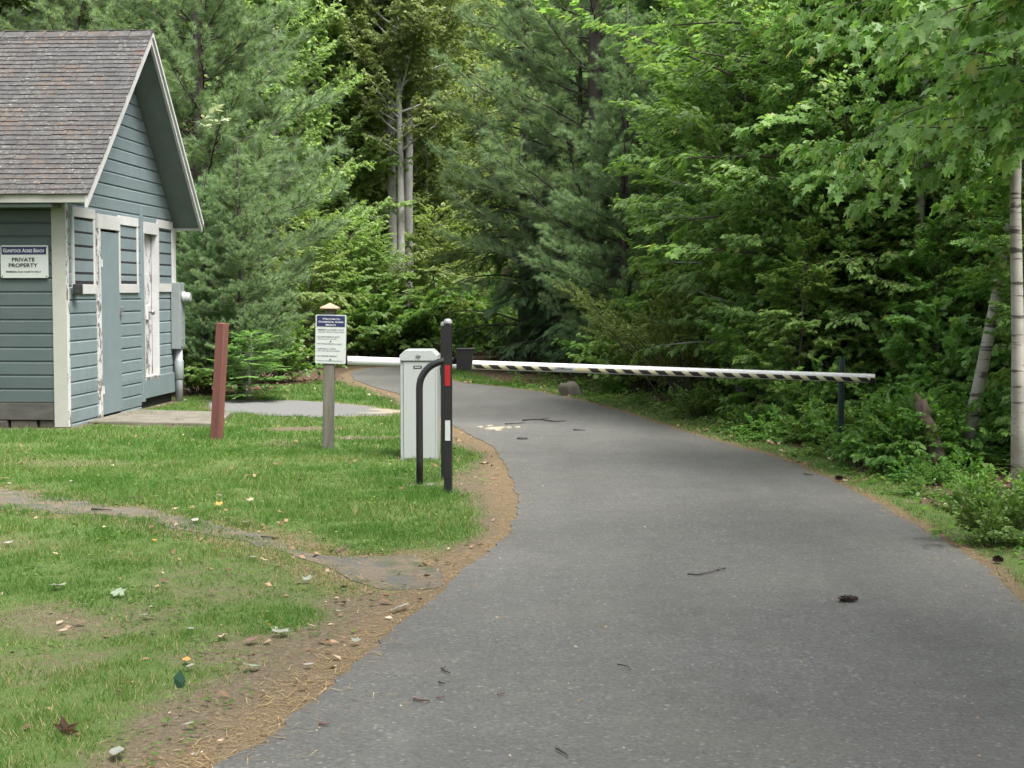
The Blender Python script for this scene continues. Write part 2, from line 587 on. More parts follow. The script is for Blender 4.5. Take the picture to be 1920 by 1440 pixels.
def np_mesh(name, V, F, rnd=None):
    """V (n,3), F (m,k) with every face of k corners"""
    me = bpy.data.meshes.new(name)
    V = np.ascontiguousarray(V, np.float32)
    F = np.ascontiguousarray(F, np.int32)
    k = F.shape[1]
    me.vertices.add(len(V))
    me.vertices.foreach_set('co', V.ravel())
    me.loops.add(F.size)
    me.loops.foreach_set('vertex_index', F.ravel())
    me.polygons.add(len(F))
    me.polygons.foreach_set('loop_start', np.arange(0, F.size, k, dtype=np.int32))
    if rnd is not None:
        a = me.attributes.new('rnd', 'FLOAT', 'FACE')
        a.data.foreach_set('value', np.ascontiguousarray(rnd, np.float32))
    me.update(calc_edges=True)
    return me


class MB:
    """collects boxes, tubes, prisms and turned shapes into one mesh"""

    def __init__(self):
        self.v, self.f, self.r = [], [], []

    def add(self, v, f, r=0.5):
        n = len(self.v)
        self.v += [tuple(p) for p in v]
        self.f += [tuple(i + n for i in q) for q in f]
        self.r += [r] * len(f)
        return self

    def box(self, x0, x1, y0, y1, z0, z1, r=.5):
        v = [(x0, y0, z0), (x1, y0, z0), (x1, y1, z0), (x0, y1, z0), (x0, y0, z1), (x1, y0, z1), (x1, y1, z1), (x0, y1, z1)]
        f = [(0, 3, 2, 1), (4, 5, 6, 7), (0, 1, 5, 4), (1, 2, 6, 5), (2, 3, 7, 6), (3, 0, 4, 7)]
        return self.add(v, f, r)

    def prism(self, prof, fn0, fn1, r=.5):
        """closed profile; fn0/fn1 map a profile point to the two end positions"""
        n = len(prof)
        v = [fn0(p) for p in prof] + [fn1(p) for p in prof]
        f = [tuple(range(n)), tuple(range(2 * n - 1, n - 1, -1))]
        for i in range(n):
            j = (i + 1) % n
            f.append((i, i + n, j + n, j))
        return self.add(v, f, r)

    def tube(self, pts, rad, sides=8, r=.5, cap=True):
        pts = [Vector(p) for p in pts]
        if isinstance(rad, (int, float)):
            rad = [rad] * len(pts)
        v, f = [], []
        up = None
        for i, p in enumerate(pts):
            d = (pts[min(i + 1, len(pts) - 1)] - pts[max(i - 1, 0)]).normalized()
            if up is None:
                up = Vector((0, 0, 1)) if abs(d.z) < .9 else Vector((1, 0, 0))
            a = d.cross(up).normalized()
            bb = a.cross(d).normalized()
            up = bb
            for k in range(sides):
                t = 2 * math.pi * k / sides
                v.append(p + (a * math.cos(t) + bb * math.sin(t)) * rad[i])
        for i in range(len(pts) - 1):
            for k in range(sides):
                k2 = (k + 1) % sides
                f.append((i * sides + k, i * sides + k2, (i + 1) * sides + k2, (i + 1) * sides + k))
        if cap:
            f.append(tuple(range(sides - 1, -1, -1)))
            m = (len(pts) - 1) * sides
            f.append(tuple(m + k for k in range(sides)))
        return self.add(v, f, r)

    def lathe(self, prof, sides=16, axis='z', c=(0, 0, 0)):
        v, f = [], []
        for (rr, h) in prof:
            for k in range(sides):
                t = 2 * math.pi * k / sides
                p = (rr * math.cos(t), rr * math.sin(t), h)
                if axis == 'x':
                    p = (h, rr * math.cos(t), rr * math.sin(t))
                elif axis == 'y':
                    p = (rr * math.cos(t), h, rr * math.sin(t))
                v.append((p[0] + c[0], p[1] + c[1], p[2] + c[2]))
        n = len(prof)
        for i in range(n - 1):
            for k in range(sides):
                k2 = (k + 1) % sides
                f.append((i * sides + k, i * sides + k2, (i + 1) * sides + k2, (i + 1) * sides + k))
        f.append(tuple(range(sides - 1, -1, -1)))
        f.append(tuple((n - 1) * sides + k for k in range(sides)))
        return self.add(v, f)

    def mesh(self, name, smooth_=False, rnd=False):
        me = bpy.data.meshes.new(name)
        me.from_pydata([tuple(p) for p in self.v], [], self.f)
        if rnd:
            a = me.attributes.new('rnd', 'FLOAT', 'FACE')
            a.data.foreach_set('value', self.r)
        bm = bmesh.new()
        bm.from_mesh(me)
        bmesh.ops.recalc_face_normals(bm, faces=bm.faces)
        bm.to_mesh(me)
        bm.free()
        if smooth_:
            for p in me.polygons:
                p.use_smooth = len(p.vertices) < 5
        me.update()
        return me

    def build(self, name, mat, parent=None, smooth_=False, bevel=0, loc=None, rot=None, rnd=False):
        o = add_obj(name, self.mesh(name, smooth_, rnd), mat, parent, loc, rot)
        if bevel:
            b = o.modifiers.new('bevel', 'BEVEL')
            b.width = bevel
            b.segments = 2
            b.limit_method = 'ANGLE'
        return o


def scatter(tv, tf, P, D, N, S, rnd=None, jit=0.0):
    """copies of a small template at P, template +y along D, +z near N, scaled by S"""
    P, D, N = np.asarray(P, float), np.asarray(D, float), np.asarray(N, float)
    S = np.asarray(S, float)
    D = D / (np.linalg.norm(D, axis=1, keepdims=True) + 1e-9)
    Xa = np.cross(D, N)
    Xa /= (np.linalg.norm(Xa, axis=1, keepdims=True) + 1e-9)
    Na = np.cross(Xa, D)
    tv = np.asarray(tv, float)
    tf = np.asarray(tf, int)
    V = P[:, None, :] + S[:, None, None] * (Xa[:, None, :] * tv[None, :, 0:1] + D[:, None, :] * tv[None, :, 1:2] + Na[:, None, :] * tv[None, :, 2:3])
    F = tf[None] + (np.arange(len(P)) * len(tv))[:, None, None]
    if rnd is None:
        rnd = RNG.random(len(P))
    rr = np.repeat(rnd, len(tf))
    return V.reshape(-1, 3), F.reshape(-1, tf.shape[1]), rr


# leaf templates (unit length along +y)
LEAF2 = ([(0, 0, 0), (-.3, .42, .06), (0, 1, -.06), (.3, .42, .06)], [(0, 2, 1), (0, 3, 2)])
LEAF6 = ([(0, .42, -.03), (0, 0, 0), (-.25, .25, .05), (-.27, .55, .04), (0, 1, -.12), (.27, .55, .04), (.25, .25, .05)],
         [(0, 2, 1), (0, 3, 2), (0, 4, 3), (0, 5, 4), (0, 6, 5), (0, 1, 6)])


def maple_template():
    half = [(0, .08), (.20, .02), (.46, .18), (.34, .34), (.56, .60), (.26, .58), (.16, .72), (0, 1.0)]
    pts = [(x, y) for x, y in half] + [(-x, y) for x, y in half[-2:0:-1]]
    v = [(0, .38, -.03)] + [(x, y, .06 * abs(x) * 2 - .10 * max(0, y - .5) - (.08 if abs(x) > .5 else 0)) for x, y in pts]
    n = len(pts)
    f = [(0, 1 + i, 1 + (i + 1) % n) for i in range(n)]
    return v, f


MAPLE = maple_template()
MAPLE8 = ([(0, .36, -.03), (0, .05, 0), (.44, .12, .03), (.27, .40, .04), (.52, .66, -.02), (.20, .62, .03), (0, 1.0, -.10), (-.20, .62, .03), (-.52, .66, -.02), (-.27, .40, .04), (-.44, .12, .03)],
          [(0, i, i % 10 + 1) for i in range(1, 11)])


def tuft_template(n=20, spread=.85, w=.065, seed=1):
    rg = random.Random(seed)
    v, f = [], []
    for i in range(n):
        a = 2 * math.pi * (i + rg.random() * .6) / n * 2.4
        s = spread * (.35 + .65 * rg.random())
        L = .8 + .35 * rg.random()
        d = Vector((math.cos(a) * math.sin(s), math.cos(s), math.sin(a) * math.sin(s)))
        side = d.cross(Vector((rg.uniform(-1, 1), rg.uniform(-1, 1), rg.uniform(-1, 1)))).normalized() * w * .5
        k = len(v)
        v += [tuple(-side), tuple(side), tuple(d * L + Vector((0, 0, -.10 * L)))]
        f.append((k, k + 1, k + 2))
    return v, f


TUFT = tuft_template()


def frond_template(n=9):
    v, f = [], []
    for i in range(n):
        y = .06 + .90 * i / n
        L = .30 * (1 - .75 * i / n)
        for s in (-1, 1):
            k = len(v)
            v += [(0, y, 0), (0, y + .075, 0), (s * L, y + .10, -.03)]
            f.append((k, k + 1, k + 2))
    k = len(v)
    v += [(-.02, .85, 0), (.02, .85, 0), (0, 1.05, -.02)]
    f.append((k, k + 1, k + 2))
    return v, f


FROND = frond_template()


def rot_about_z(d, a):
    c, s = math.cos(a), math.sin(a)
    return np.array([d[0] * c - d[1] * s, d[0] * s + d[1] * c, d[2]])


def unit(v):
    return v / (np.linalg.norm(v) + 1e-9)


class Foliage:
    """collects limbs and leaf positions of one plant"""

    def __init__(self, seed):
        self.rg = np.random.default_rng(seed)
        self.P, self.D, self.N, self.S = [], [], [], []
        self.wood = MB()

    def curve(self, o, az, el, L, bend, n=6, wob=.06):
        pts = [np.array(o, float)]
        d = np.array([math.cos(az) * math.cos(el), math.sin(az) * math.cos(el), math.sin(el)])
        for i in range(n):
            d = unit(d + np.array([0, 0, bend / n]) + self.rg.normal(0, wob, 3))
            pts.append(pts[-1] + d * L / n)
        return pts

    def sample(self, pts, t):
        x = t * (len(pts) - 1)
        i = min(int(x), len(pts) - 2)
        f = x - i
        return pts[i] * (1 - f) + pts[i + 1] * f, unit(pts[i + 1] - pts[i])

    def leaves_along(self, pts, L, step, size, flat=.35, droop=.25, t0=.1, ang=.9):
        rg = self.rg
        n = max(2, int(L / step))
        for k in range(n):
            t = t0 + (1 - t0) * (k + .5) / n
            p, d = self.sample(pts, t)
            for s in (-1, 1):
                a = s * ang * (0.6 + .6 * rg.random()) * (1 - .5 * t)
                ld = rot_about_z(d, a) + rg.normal(0, .18, 3)
                ld[2] -= droop * (0.5 + rg.random())
                self.P.append(p + rg.normal(0, .012, 3))
                self.D.append(ld)
                self.N.append(np.array([0, 0, 1.0]) + rg.normal(0, flat, 3))
                self.S.append(size * (.65 + .55 * rg.random()))
        p, d = self.sample(pts, 1.0)
        self.P.append(p)
        self.D.append(d + np.array([0, 0, -droop]))
        self.N.append(np.array([0, 0, 1.0]) + rg.normal(0, flat, 3))
        self.S.append(size)

    def spray(self, o, az, el, L, bend, r0, tw_step, tw_len, leaf_step, leaf, flat=.35, droop=.25, t0=.2, level2=False, twig_tubes=True):
        """a branch with side twigs lying in one plane, leaves along both sides"""
        rg = self.rg
        pts = self.curve(o, az, el, L, bend)
        self.wood.tube(pts, [r0 * (1 - .85 * i / (len(pts) - 1)) for i in range(len(pts))], 5, cap=False)
        n = max(2, int(L * (1 - t0) / tw_step))
        s = 1
        for k in range(n):
            t = t0 + (1 - t0) * (k + rg.random() * .8) / n
            t = min(t, .98)
            p, d = self.sample(pts, t)
            s = -s
            tl = tw_len * (1.05 - .6 * t) * (.6 + .7 * rg.random())
            dd = rot_about_z(d, s * (.65 + .5 * rg.random()))
            e2 = math.asin(max(-.9, min(.9, dd[2]))) + rg.normal(0, .18)
            a2 = math.atan2(dd[1], dd[0])
            tp = self.curve(p, a2, e2, tl, bend * .6 - .1, 3, .08)
            if twig_tubes:
                self.wood.tube([tp[0], tp[1], tp[3]], [r0 * .28, r0 * .2, r0 * .08], 3, cap=False)
            if level2 and tl > .35:
                for q in range(int(tl / .16)):
                    u = .25 + .7 * rg.random()
                    p3, d3 = self.sample(tp, u)
                    d3 = rot_about_z(d3, rg.choice((-1, 1)) * (.6 + .5 * rg.random()))
                    t3 = self.curve(p3, math.atan2(d3[1], d3[0]), rg.normal(-.05, .25), tl * .45 * (1.2 - u), -.2, 2, .1)
                    self.leaves_along(t3, tl * .4, leaf_step, leaf, flat, droop, .1)
            self.leaves_along(tp, tl, leaf_step, leaf, flat, droop)
        self.leaves_along(pts[-3:], L / 3, leaf_step, leaf, flat, droop)

    def crown(self, name, template):
        P = np.array(self.P)
        out = P * np.array([1, 1, .25]) - np.array([0, 0, .25]) * P[:, 2].mean()
        out /= np.linalg.norm(out, axis=1, keepdims=True) + .25
        N = np.array(self.N) + .75 * out                 # leaves on the outside turn towards the open
        V, F, rr = scatter(template[0], template[1], P, self.D, N, self.S, self.rg.random(len(P)))
        return np_mesh(name, V, F, rr)


def trunk_pts(h, lean=(0, 0), wob=.03, n=9, seed=0):
    rg = np.random.default_rng(seed + 900)
    pts = []
    off = np.zeros(2)
    for i in range(n):
        t = i / (n - 1)
        if i:
            off = off + rg.normal(0, wob, 2)
        pts.append((lean[0] * t * h + off[0], lean[1] * t * h + off[1], t * h - (.15 if i == 0 else 0)))
    return pts


# ---- plant builders: each returns (wood mesh, wood material, crown mesh, crown material)
def make_pine(seed, h, rmax, z0, tuft=.115, dense=1.0):
    f = Foliage(seed)
    rg = f.rg
    tp = trunk_pts(h, (0, 0), .02, 10, seed)
    f.wood.tube(tp, [.017 * h * (1 - .93 * i / 9) + .012 for i in range(10)], 9)
    z = z0
    while z < h - .3:
        t = (z - z0) / (h - z0)
        rr = rmax * (1 - t) ** .75 * (.75 + .25 * min(1, t * 6))
        nb = int(rg.integers(5, 8))
        a0 = rg.random() * 6.28
        for k in range(nb):
            az = a0 + 6.283 * k / nb + rg.normal(0, .22)
            L = max(.3, rr * (.72 + .4 * rg.random()))
            el = .12 + .5 * t + rg.normal(0, .1)
            o = (0, 0, z + rg.normal(0, .08))
            pts = f.curve(o, az, el, L, .25, 6, .07)
            r0 = .008 + .006 * L
            f.wood.tube(pts, [r0 * (1 - .85 * i / 6) for i in range(7)], 5, cap=False)
            n = max(5, int(L / .085 * dense))
            s = 1
            for q in range(n):
                u = .14 + .86 * (q + rg.random()) / n
                u = min(u, .99)
                p, d = f.sample(pts, u)
                s = -s
                tl = (.18 + .42 * L / rmax) * (1.15 - .65 * u) * (.6 + .8 * rg.random())
                dd = rot_about_z(d, s * (.5 + .5 * rg.random()))
                e2 = rg.normal(.22, .25)
                tw = f.curve(p, math.atan2(dd[1], dd[0]), e2, tl, .35, 3, .1)
                f.wood.tube([tw[0], tw[3]], [.005, .003], 3, cap=False)
                m = max(4, int(tl / .048))
                for w in range(m):
                    uu = .25 + .75 * (w + .5) / m
                    p3, d3 = f.sample(tw, uu)
                    f.P.append(p3)
                    f.D.append(d3 + rg.normal(0, .35, 3) + np.array([0, 0, .12]))
                    f.N.append(rg.normal(0, 1, 3))
                    f.S.append(tuft * (.75 + .5 * rg.random()))
        z += (.34 if h < 11 else .42) + .14 * rg.random()
    V, F, rr = scatter(TUFT[0], TUFT[1], f.P, f.D, f.N, f.S, np.clip(.5 + .2 * rg.normal(0, 1, len(f.P)), 0, 1))
    return f.wood.mesh('trunk', True), M['dark_bark'], np_mesh('crown', V, F, rr), M['pine_needle']


def make_hemlock(seed, h, rmax, z0):
    f = Foliage(seed)
    rg = f.rg
    f.wood.tube(trunk_pts(h, (0, 0), .02, 9, seed), [.016 * h * (1 - .93 * i / 8) + .01 for i in range(9)], 8)
    z = z0
    while z < h - .2:
        t = (z - z0) / (h - z0)
        L = max(.25, rmax * (1 - t) ** .85 * (.75 + .35 * rg.random()))
        az = rg.random() * 6.283
        pts = f.curve((0, 0, z), az, .25 + rg.normal(0, .1), L, -.55, 6, .05)
        f.wood.tube(pts, [(.01 + .008 * L) * (1 - .85 * i / 6) for i in range(7)], 4, cap=False)
        n = max(4, int(L / .115))
        for q in range(n):
            u = .2 + .8 * (q + rg.random()) / n
            p, d = f.sample(pts, min(u, .99))
            s = 1 if q % 2 else -1
            tl = .55 * L ** .6 * (1.1 - .7 * u)
            dd = rot_about_z(d, s * (.7 + .4 * rg.random()))
            tw = f.curve(p, math.atan2(dd[1], dd[0]), rg.normal(-.1, .15), tl, -.5, 3, .06)
            m = max(2, int(tl / .10))
            for w in range(m):
                for s2 in (-1, 1):
                    p3, d3 = f.sample(tw, .1 + .85 * (w + .5) / m)
                    f.P.append(p3)
                    f.D.append(rot_about_z(d3, s2 * .55) + np.array([0, 0, -.15]) + rg.normal(0, .12, 3))
                    f.N.append(np.array([0, 0, 1.0]) + rg.normal(0, .25, 3))
                    f.S.append(.17 * (.7 + .5 * rg.random()))
        z += .045 + .03 * rg.random()
    return f.wood.mesh('trunk', True), M['dark_bark'], f.crown('crown', FROND), M['hemlock_needle']


def make_sapling(seed, h, rmax, z0, leaf, nb, mat, template, bark='bark', lean=(0, 0), tw=.6, step=.05, el0=.25, bend=-.25, r0=None, flat=.35, droop=.3, rounded=False, level2=False):
    f = Foliage(seed)
    rg = f.rg
    tp = [np.array(p) for p in trunk_pts(h, lean, .03, 9, seed)]
    r0 = r0 or (.009 * h + .008)
    f.wood.tube(tp, [r0 * (1 - .85 * i / 8) for i in range(9)], 8)
    for k in range(nb):
        t = (k + rg.random()) / nb
        z = z0 + (h - z0) * t
        p, d = f.sample(tp, min(.99, z / h))
        prof = (.55 + .45 * math.sin(min(1, t * 1.6) * math.pi / 2)) * (1 - t) ** .55 + .10
        if rounded:
            prof = max(.25, math.sin(math.pi * (.12 + .80 * t))) ** .6
        L = rmax * prof * (.65 + .5 * rg.random())
        f.spray(p, 2.399 * k + rg.normal(0, .4), el0 + .7 * t + rg.normal(0, .15), L, bend, r0 * .30 * (1 - .5 * t), .105, tw * (.4 + .6 * prof), step, leaf, flat, droop, .18, level2)
    return f.wood.mesh('trunk', True), M[bark], f.crown('crown', template), M[mat]


def make_shrub(seed, h, spread, leaf, stems, mat, template, step=.05, tw=.28, flat=.5, droop=.3):
    f = Foliage(seed)
    rg = f.rg
    for k in range(stems):
        az = 2.399 * k + rg.normal(0, .3)
        el = 1.5 - spread * (.3 + .7 * rg.random())
        L = h * (.65 + .5 * rg.random())
        o = (rg.normal(0, .09 * h), rg.normal(0, .09 * h), -.03)
        f.spray(o, az, el, L, -.35, .006 + .004 * h, .10, tw * (.6 + .5 * h), step, leaf, flat, droop, .22)
    return f.wood.mesh('stems', True), M['bark'], f.crown('foliage', template), M[mat]


def plant(name, proto, label, cat, loc, rotz=0.0, scale=1.0, group=None, parts=('trunk', 'crown')):
    o = thing(name, label, cat, loc, rotz, group)
    o.scale = (scale, scale, scale) if not isinstance(scale, tuple) else scale
    add_obj(parts[0], proto[0], proto[1], o)
    c = add_obj(parts[1], proto[2], proto[3], o)
    return o


# ------------------------------------------------------------------ layout: road, path, parking
left_px = [(410, 1440), (560, 1338), (700, 1217), (800, 1130), (880, 1062), (942, 1012), (969, 965), (968, 925), (950, 880), (922, 838), (880, 815), (845, 795),
           (800, 762), (745, 738), (695, 724), (665, 712), (657, 703)]
far_px = [(668, 695), (700, 690), (745, 689), (800, 698), (850, 715)]
right_px = [(905, 722), (960, 728), (1050, 743), (1150, 768), (1300, 815), (1450, 857), (1590, 916), (1700, 976), (1830, 1052), (1920, 1132)]
left_g = [(-6, -10), (-3.1, -3), (-1.75, 2.0)] + [G(*p) for p in left_px]
right_g = [G(*p) for p in far_px] + [G(*p) for p in right_px] + [(2.35, 5.6), (1.75, 2.2), (.5, -3), (-2.6, -10.5)]
road_poly = [tuple(p) for p in catmull(left_g, 12)] + [tuple(p) for p in catmull(right_g, 12)]
road_poly = [(x + .05 * (float(vnoise(x * 9, y * 9, 1, 3)) - .5), y + .06 * (float(vnoise(x * 7, y * 7, 1, 4)) - .5)) for x, y in road_poly]

path_px = [(-220, 905), (0, 917), (150, 938), (300, 962), (440, 990), (560, 1030), (640, 1046), (740, 1042), (800, 1058), (838, 1085),
           (805, 1108), (700, 1100), (620, 1064), (510, 1030), (400, 1004), (200, 966), (0, 957), (-220, 945)]
path_poly = [tuple(p) for p in catmull([G(*p) for p in path_px], 5)]
path_poly = [(x + .10 * (float(vnoise(x * 5, y * 5, 1, 5)) - .5), y + .16 * (float(vnoise(x * 5, y * 5, 1, 6)) - .5)) for x, y in path_poly]
park_px = [(395, 750), (445, 749.5), (560, 752), (640, 757), (700, 764), (744, 770), (735, 777), (690, 780), (600, 781), (520, 779), (440, 775), (390, 768)]
park_poly = [tuple(p) for p in catmull([G(*p) for p in park_px], 6)]
park_poly = [(x + .25 * (float(vnoise(x * 3, y * 3, 1, 13)) - .5), y + .35 * (float(vnoise(x * 3, y * 3, 1, 14)) - .5)) for x, y in park_poly]

SHED_ROT = -math.atan(.05227)
SHED_O = (AT(124.5, 805, 16.9).x, 16.9)
SHED_POLY = []
for lx, ly in ((-5, 0), (0, 0), (0, 4.42), (-5, 4.42)):
    c_, s_ = math.cos(SHED_ROT), math.sin(SHED_ROT)
    SHED_POLY.append((SHED_O[0] + lx * c_ - ly * s_, SHED_O[1] + lx * s_ + ly * c_))

# bare or dry spots of the lawn: (px, py, radius x m, radius y m, strength)
BARE = [(560, 1290, .42, .5, 1.0), (420, 1360, .35, .4, 1.0), (470, 1220, .35, .35, .8), (640, 1190, .22, .4, .8), (330, 1410, .3, .3, .5), (60, 1150, .3, .45, .7),
        (200, 1165, .3, .35, .55), (560, 806, .62, .28, 1.0), (670, 824, .8, .18, .9), (520, 835, .3, .4, .6), (150, 870, .8, .35, .55), (880, 905, .25, .8, .7),
        (330, 800, .9, .22, .7), (700, 1135, .3, .3, .9), (330, 1120, .35, .4, .35), (30, 1250, .35, .4, .4), (560, 1110, .25, .3, .35)]


def masks(X, Y):
    """share of grass, fallen needles, leaf litter and sand at ground points"""
    X, Y = np.asarray(X, float), np.asarray(Y, float)
    dr = poly_dist(X, Y, road_poly)
    dp = poly_dist(X, Y, path_poly)
    dk = poly_dist(X, Y, park_poly)
    ds = poly_dist(X, Y, SHED_POLY)
    n = vnoise(X, Y, .5, 1) * .6 + vnoise(X, Y, .16, 2) * .4
    n2 = vnoise(X, Y, 1.4, 8)
    right = X > (np.interp(Y, [-10, 2, 5, 7.5, 9.5, 12, 15.5, 20, 24, 30, 32, 60], [-4, .3, 1.0, 1.2, 1.3, 1.3, 1.3, .6, -.6, -2.6, -1.5, 0]))
    g = np.ones_like(X)
    wid = np.where(right, .08, .20 + .30 * n2)
    g *= smooth(wid * .35, wid * 1.3, dr - .15 * (n - .5))
    g *= np.where(X < -1.2, smooth(-.30, .12, dp + .55 * (n - .5)), smooth(-.08, .16, dp + .3 * (n - .5)))
    g *= smooth(-.05, .2, dk + .3 * (n - .5))
    g *= smooth(.02, .25, ds)
    for (px, py, rx, ry, k) in BARE:
        c = G(px, py)
        q = ((X - c[0]) / rx) ** 2 + ((Y - c[1]) / ry) ** 2
        g *= 1 - k * (1 - smooth(.45, 1.35, np.sqrt(q) + .7 * (n - .5)))
    g *= np.where(Y < 9.5, np.clip(.25 + 1.35 * vnoise(X, Y, .45, 61) * .6 + .8 * vnoise(X, Y, 1.3, 62) * .6, .2, 1), 1)
    # woods: beyond the lawn and beyond a narrow verge on the right
    lawn_far = np.interp(X, [-12, -6, -4.3, -2.5, 0, 10], [20.5, 20.5, 21.5, 29.5, 32, 32])
    wood_l = smooth(-.6, 1.0, Y - lawn_far + 1.2 * (n2 - .5))
    vw = np.interp(Y, [5, 9, 14, 20, 26, 32], [.12, .30, .55, .9, .9, .7])
    wood_r = np.where(right, smooth(-.15, .35, dr - vw + .5 * (n - .5)), 0)
    wood = np.maximum(wood_l, wood_r)
    litter = wood
    g *= 1 - wood
    needle = np.clip(1.25 - dr / np.where(right, .14, .13 + .16 * n2), 0, 1) * (dr > -.3)
    # a drift of litter along the far side of the old path
    drift = np.clip(1 - np.abs(dp - .1) / .28, 0, 1) * (Y < 14) * .85
    needle = np.maximum(needle, drift * (.5 + .7 * n))
    sand = np.clip(1 - np.abs(dk) / .18, 0, 1) * smooth(-3.6, -2.2, X) * (Y > 16)
    return g, needle, litter, sand, dr, dp, dk, ds, right


def zg(x, y):
    x, y = np.asarray(x, float), np.asarray(y, float)
    hill = smooth(36, 100, y) * 6.5 * (1 - smooth(.10, .26, x / np.maximum(y, 1)))
    near = .035 * (vnoise(x, y, 1.7, 21) - .5) + .012 * (vnoise(x, y, .35, 22) - .5)
    return hill + near


def zf(x, y, d):
    """ground height, levelled off towards paved edges"""
    return zg(x, y) * smooth(.10, .5, d)


def build_ground():
    xs = np.concatenate([np.linspace(-90, -14, 26), np.arange(-13, -6.5, .5), np.arange(-6.5, 6.5, .11), np.arange(6.5, 14, .5), np.linspace(15, 90, 26)])
    ys = np.concatenate([np.linspace(-40, 1, 16), np.arange(2, 4, .3), np.arange(4, 16, .11), np.arange(16, 33, .2), np.arange(33, 60, 1.5), np.linspace(62, 180, 30)])
    X, Y = np.meshgrid(xs, ys)
    g, nd, lt, sd, dr, dp, dk, ds, right = masks(X, Y)
    Z = zg(X, Y)
    d_all = np.minimum(np.minimum(dr, dp), dk)
    Z = Z * smooth(.10, .5, d_all) - .002 * (d_all < .2)
    Z = Z - .05 * smooth(-.10, -.22, dr) - .04 * smooth(-.10, -.2, dp) - .04 * smooth(-.10, -.2, dk)
    nx, ny = len(xs), len(ys)
    V = np.stack([X, Y, Z], -1).reshape(-1, 3)
    i = np.arange(ny - 1)[:, None] * nx + np.arange(nx - 1)[None]
    F = np.stack([i, i + 1, i + nx + 1, i + nx], -1).reshape(-1, 4)
    me = np_mesh('ground', V, F)
    for nme, arr in (('grass', g), ('needle', nd), ('litter', lt), ('sand', sd)):
        a = me.attributes.new(nme, 'FLOAT', 'POINT')
        a.data.foreach_set('value', np.ascontiguousarray(arr.ravel(), np.float32))
    for p in me.polygons:
        p.use_smooth = True
    tag(add_obj('ground', me, M['ground']), kind='structure')


build_ground()


def sheet(name, poly, z, depth, mat, bulge=0.0):
    """a paved sheet with its own edge thickness"""
    bm = bmesh.new()
    vs = [bm.verts.new((x, y, z)) for x, y in poly]
    f = bm.faces.new(vs)
    if f.normal.z < 0:
        f.normal_flip()
    low = [bm.verts.new((x, y, z - depth)) for x, y in poly]
    n = len(vs)
    for i in range(n):
        j = (i + 1) % n
        bm.faces.new((vs[i], low[i], low[j], vs[j]))
    bmesh.ops.triangulate(bm, faces=[f])
    bmesh.ops.recalc_face_normals(bm, faces=bm.faces)
    me = bpy.data.meshes.new(name)
    bm.to_mesh(me)
    bm.free()
    return tag(add_obj(name, me, mat), kind='structure')


sheet('road', road_poly, .004, .07, M['asphalt'])
sheet('footpath', path_poly, .002, .03, M['old_path'])
sheet('parking_area', park_poly, .003, .05, M['parking'])


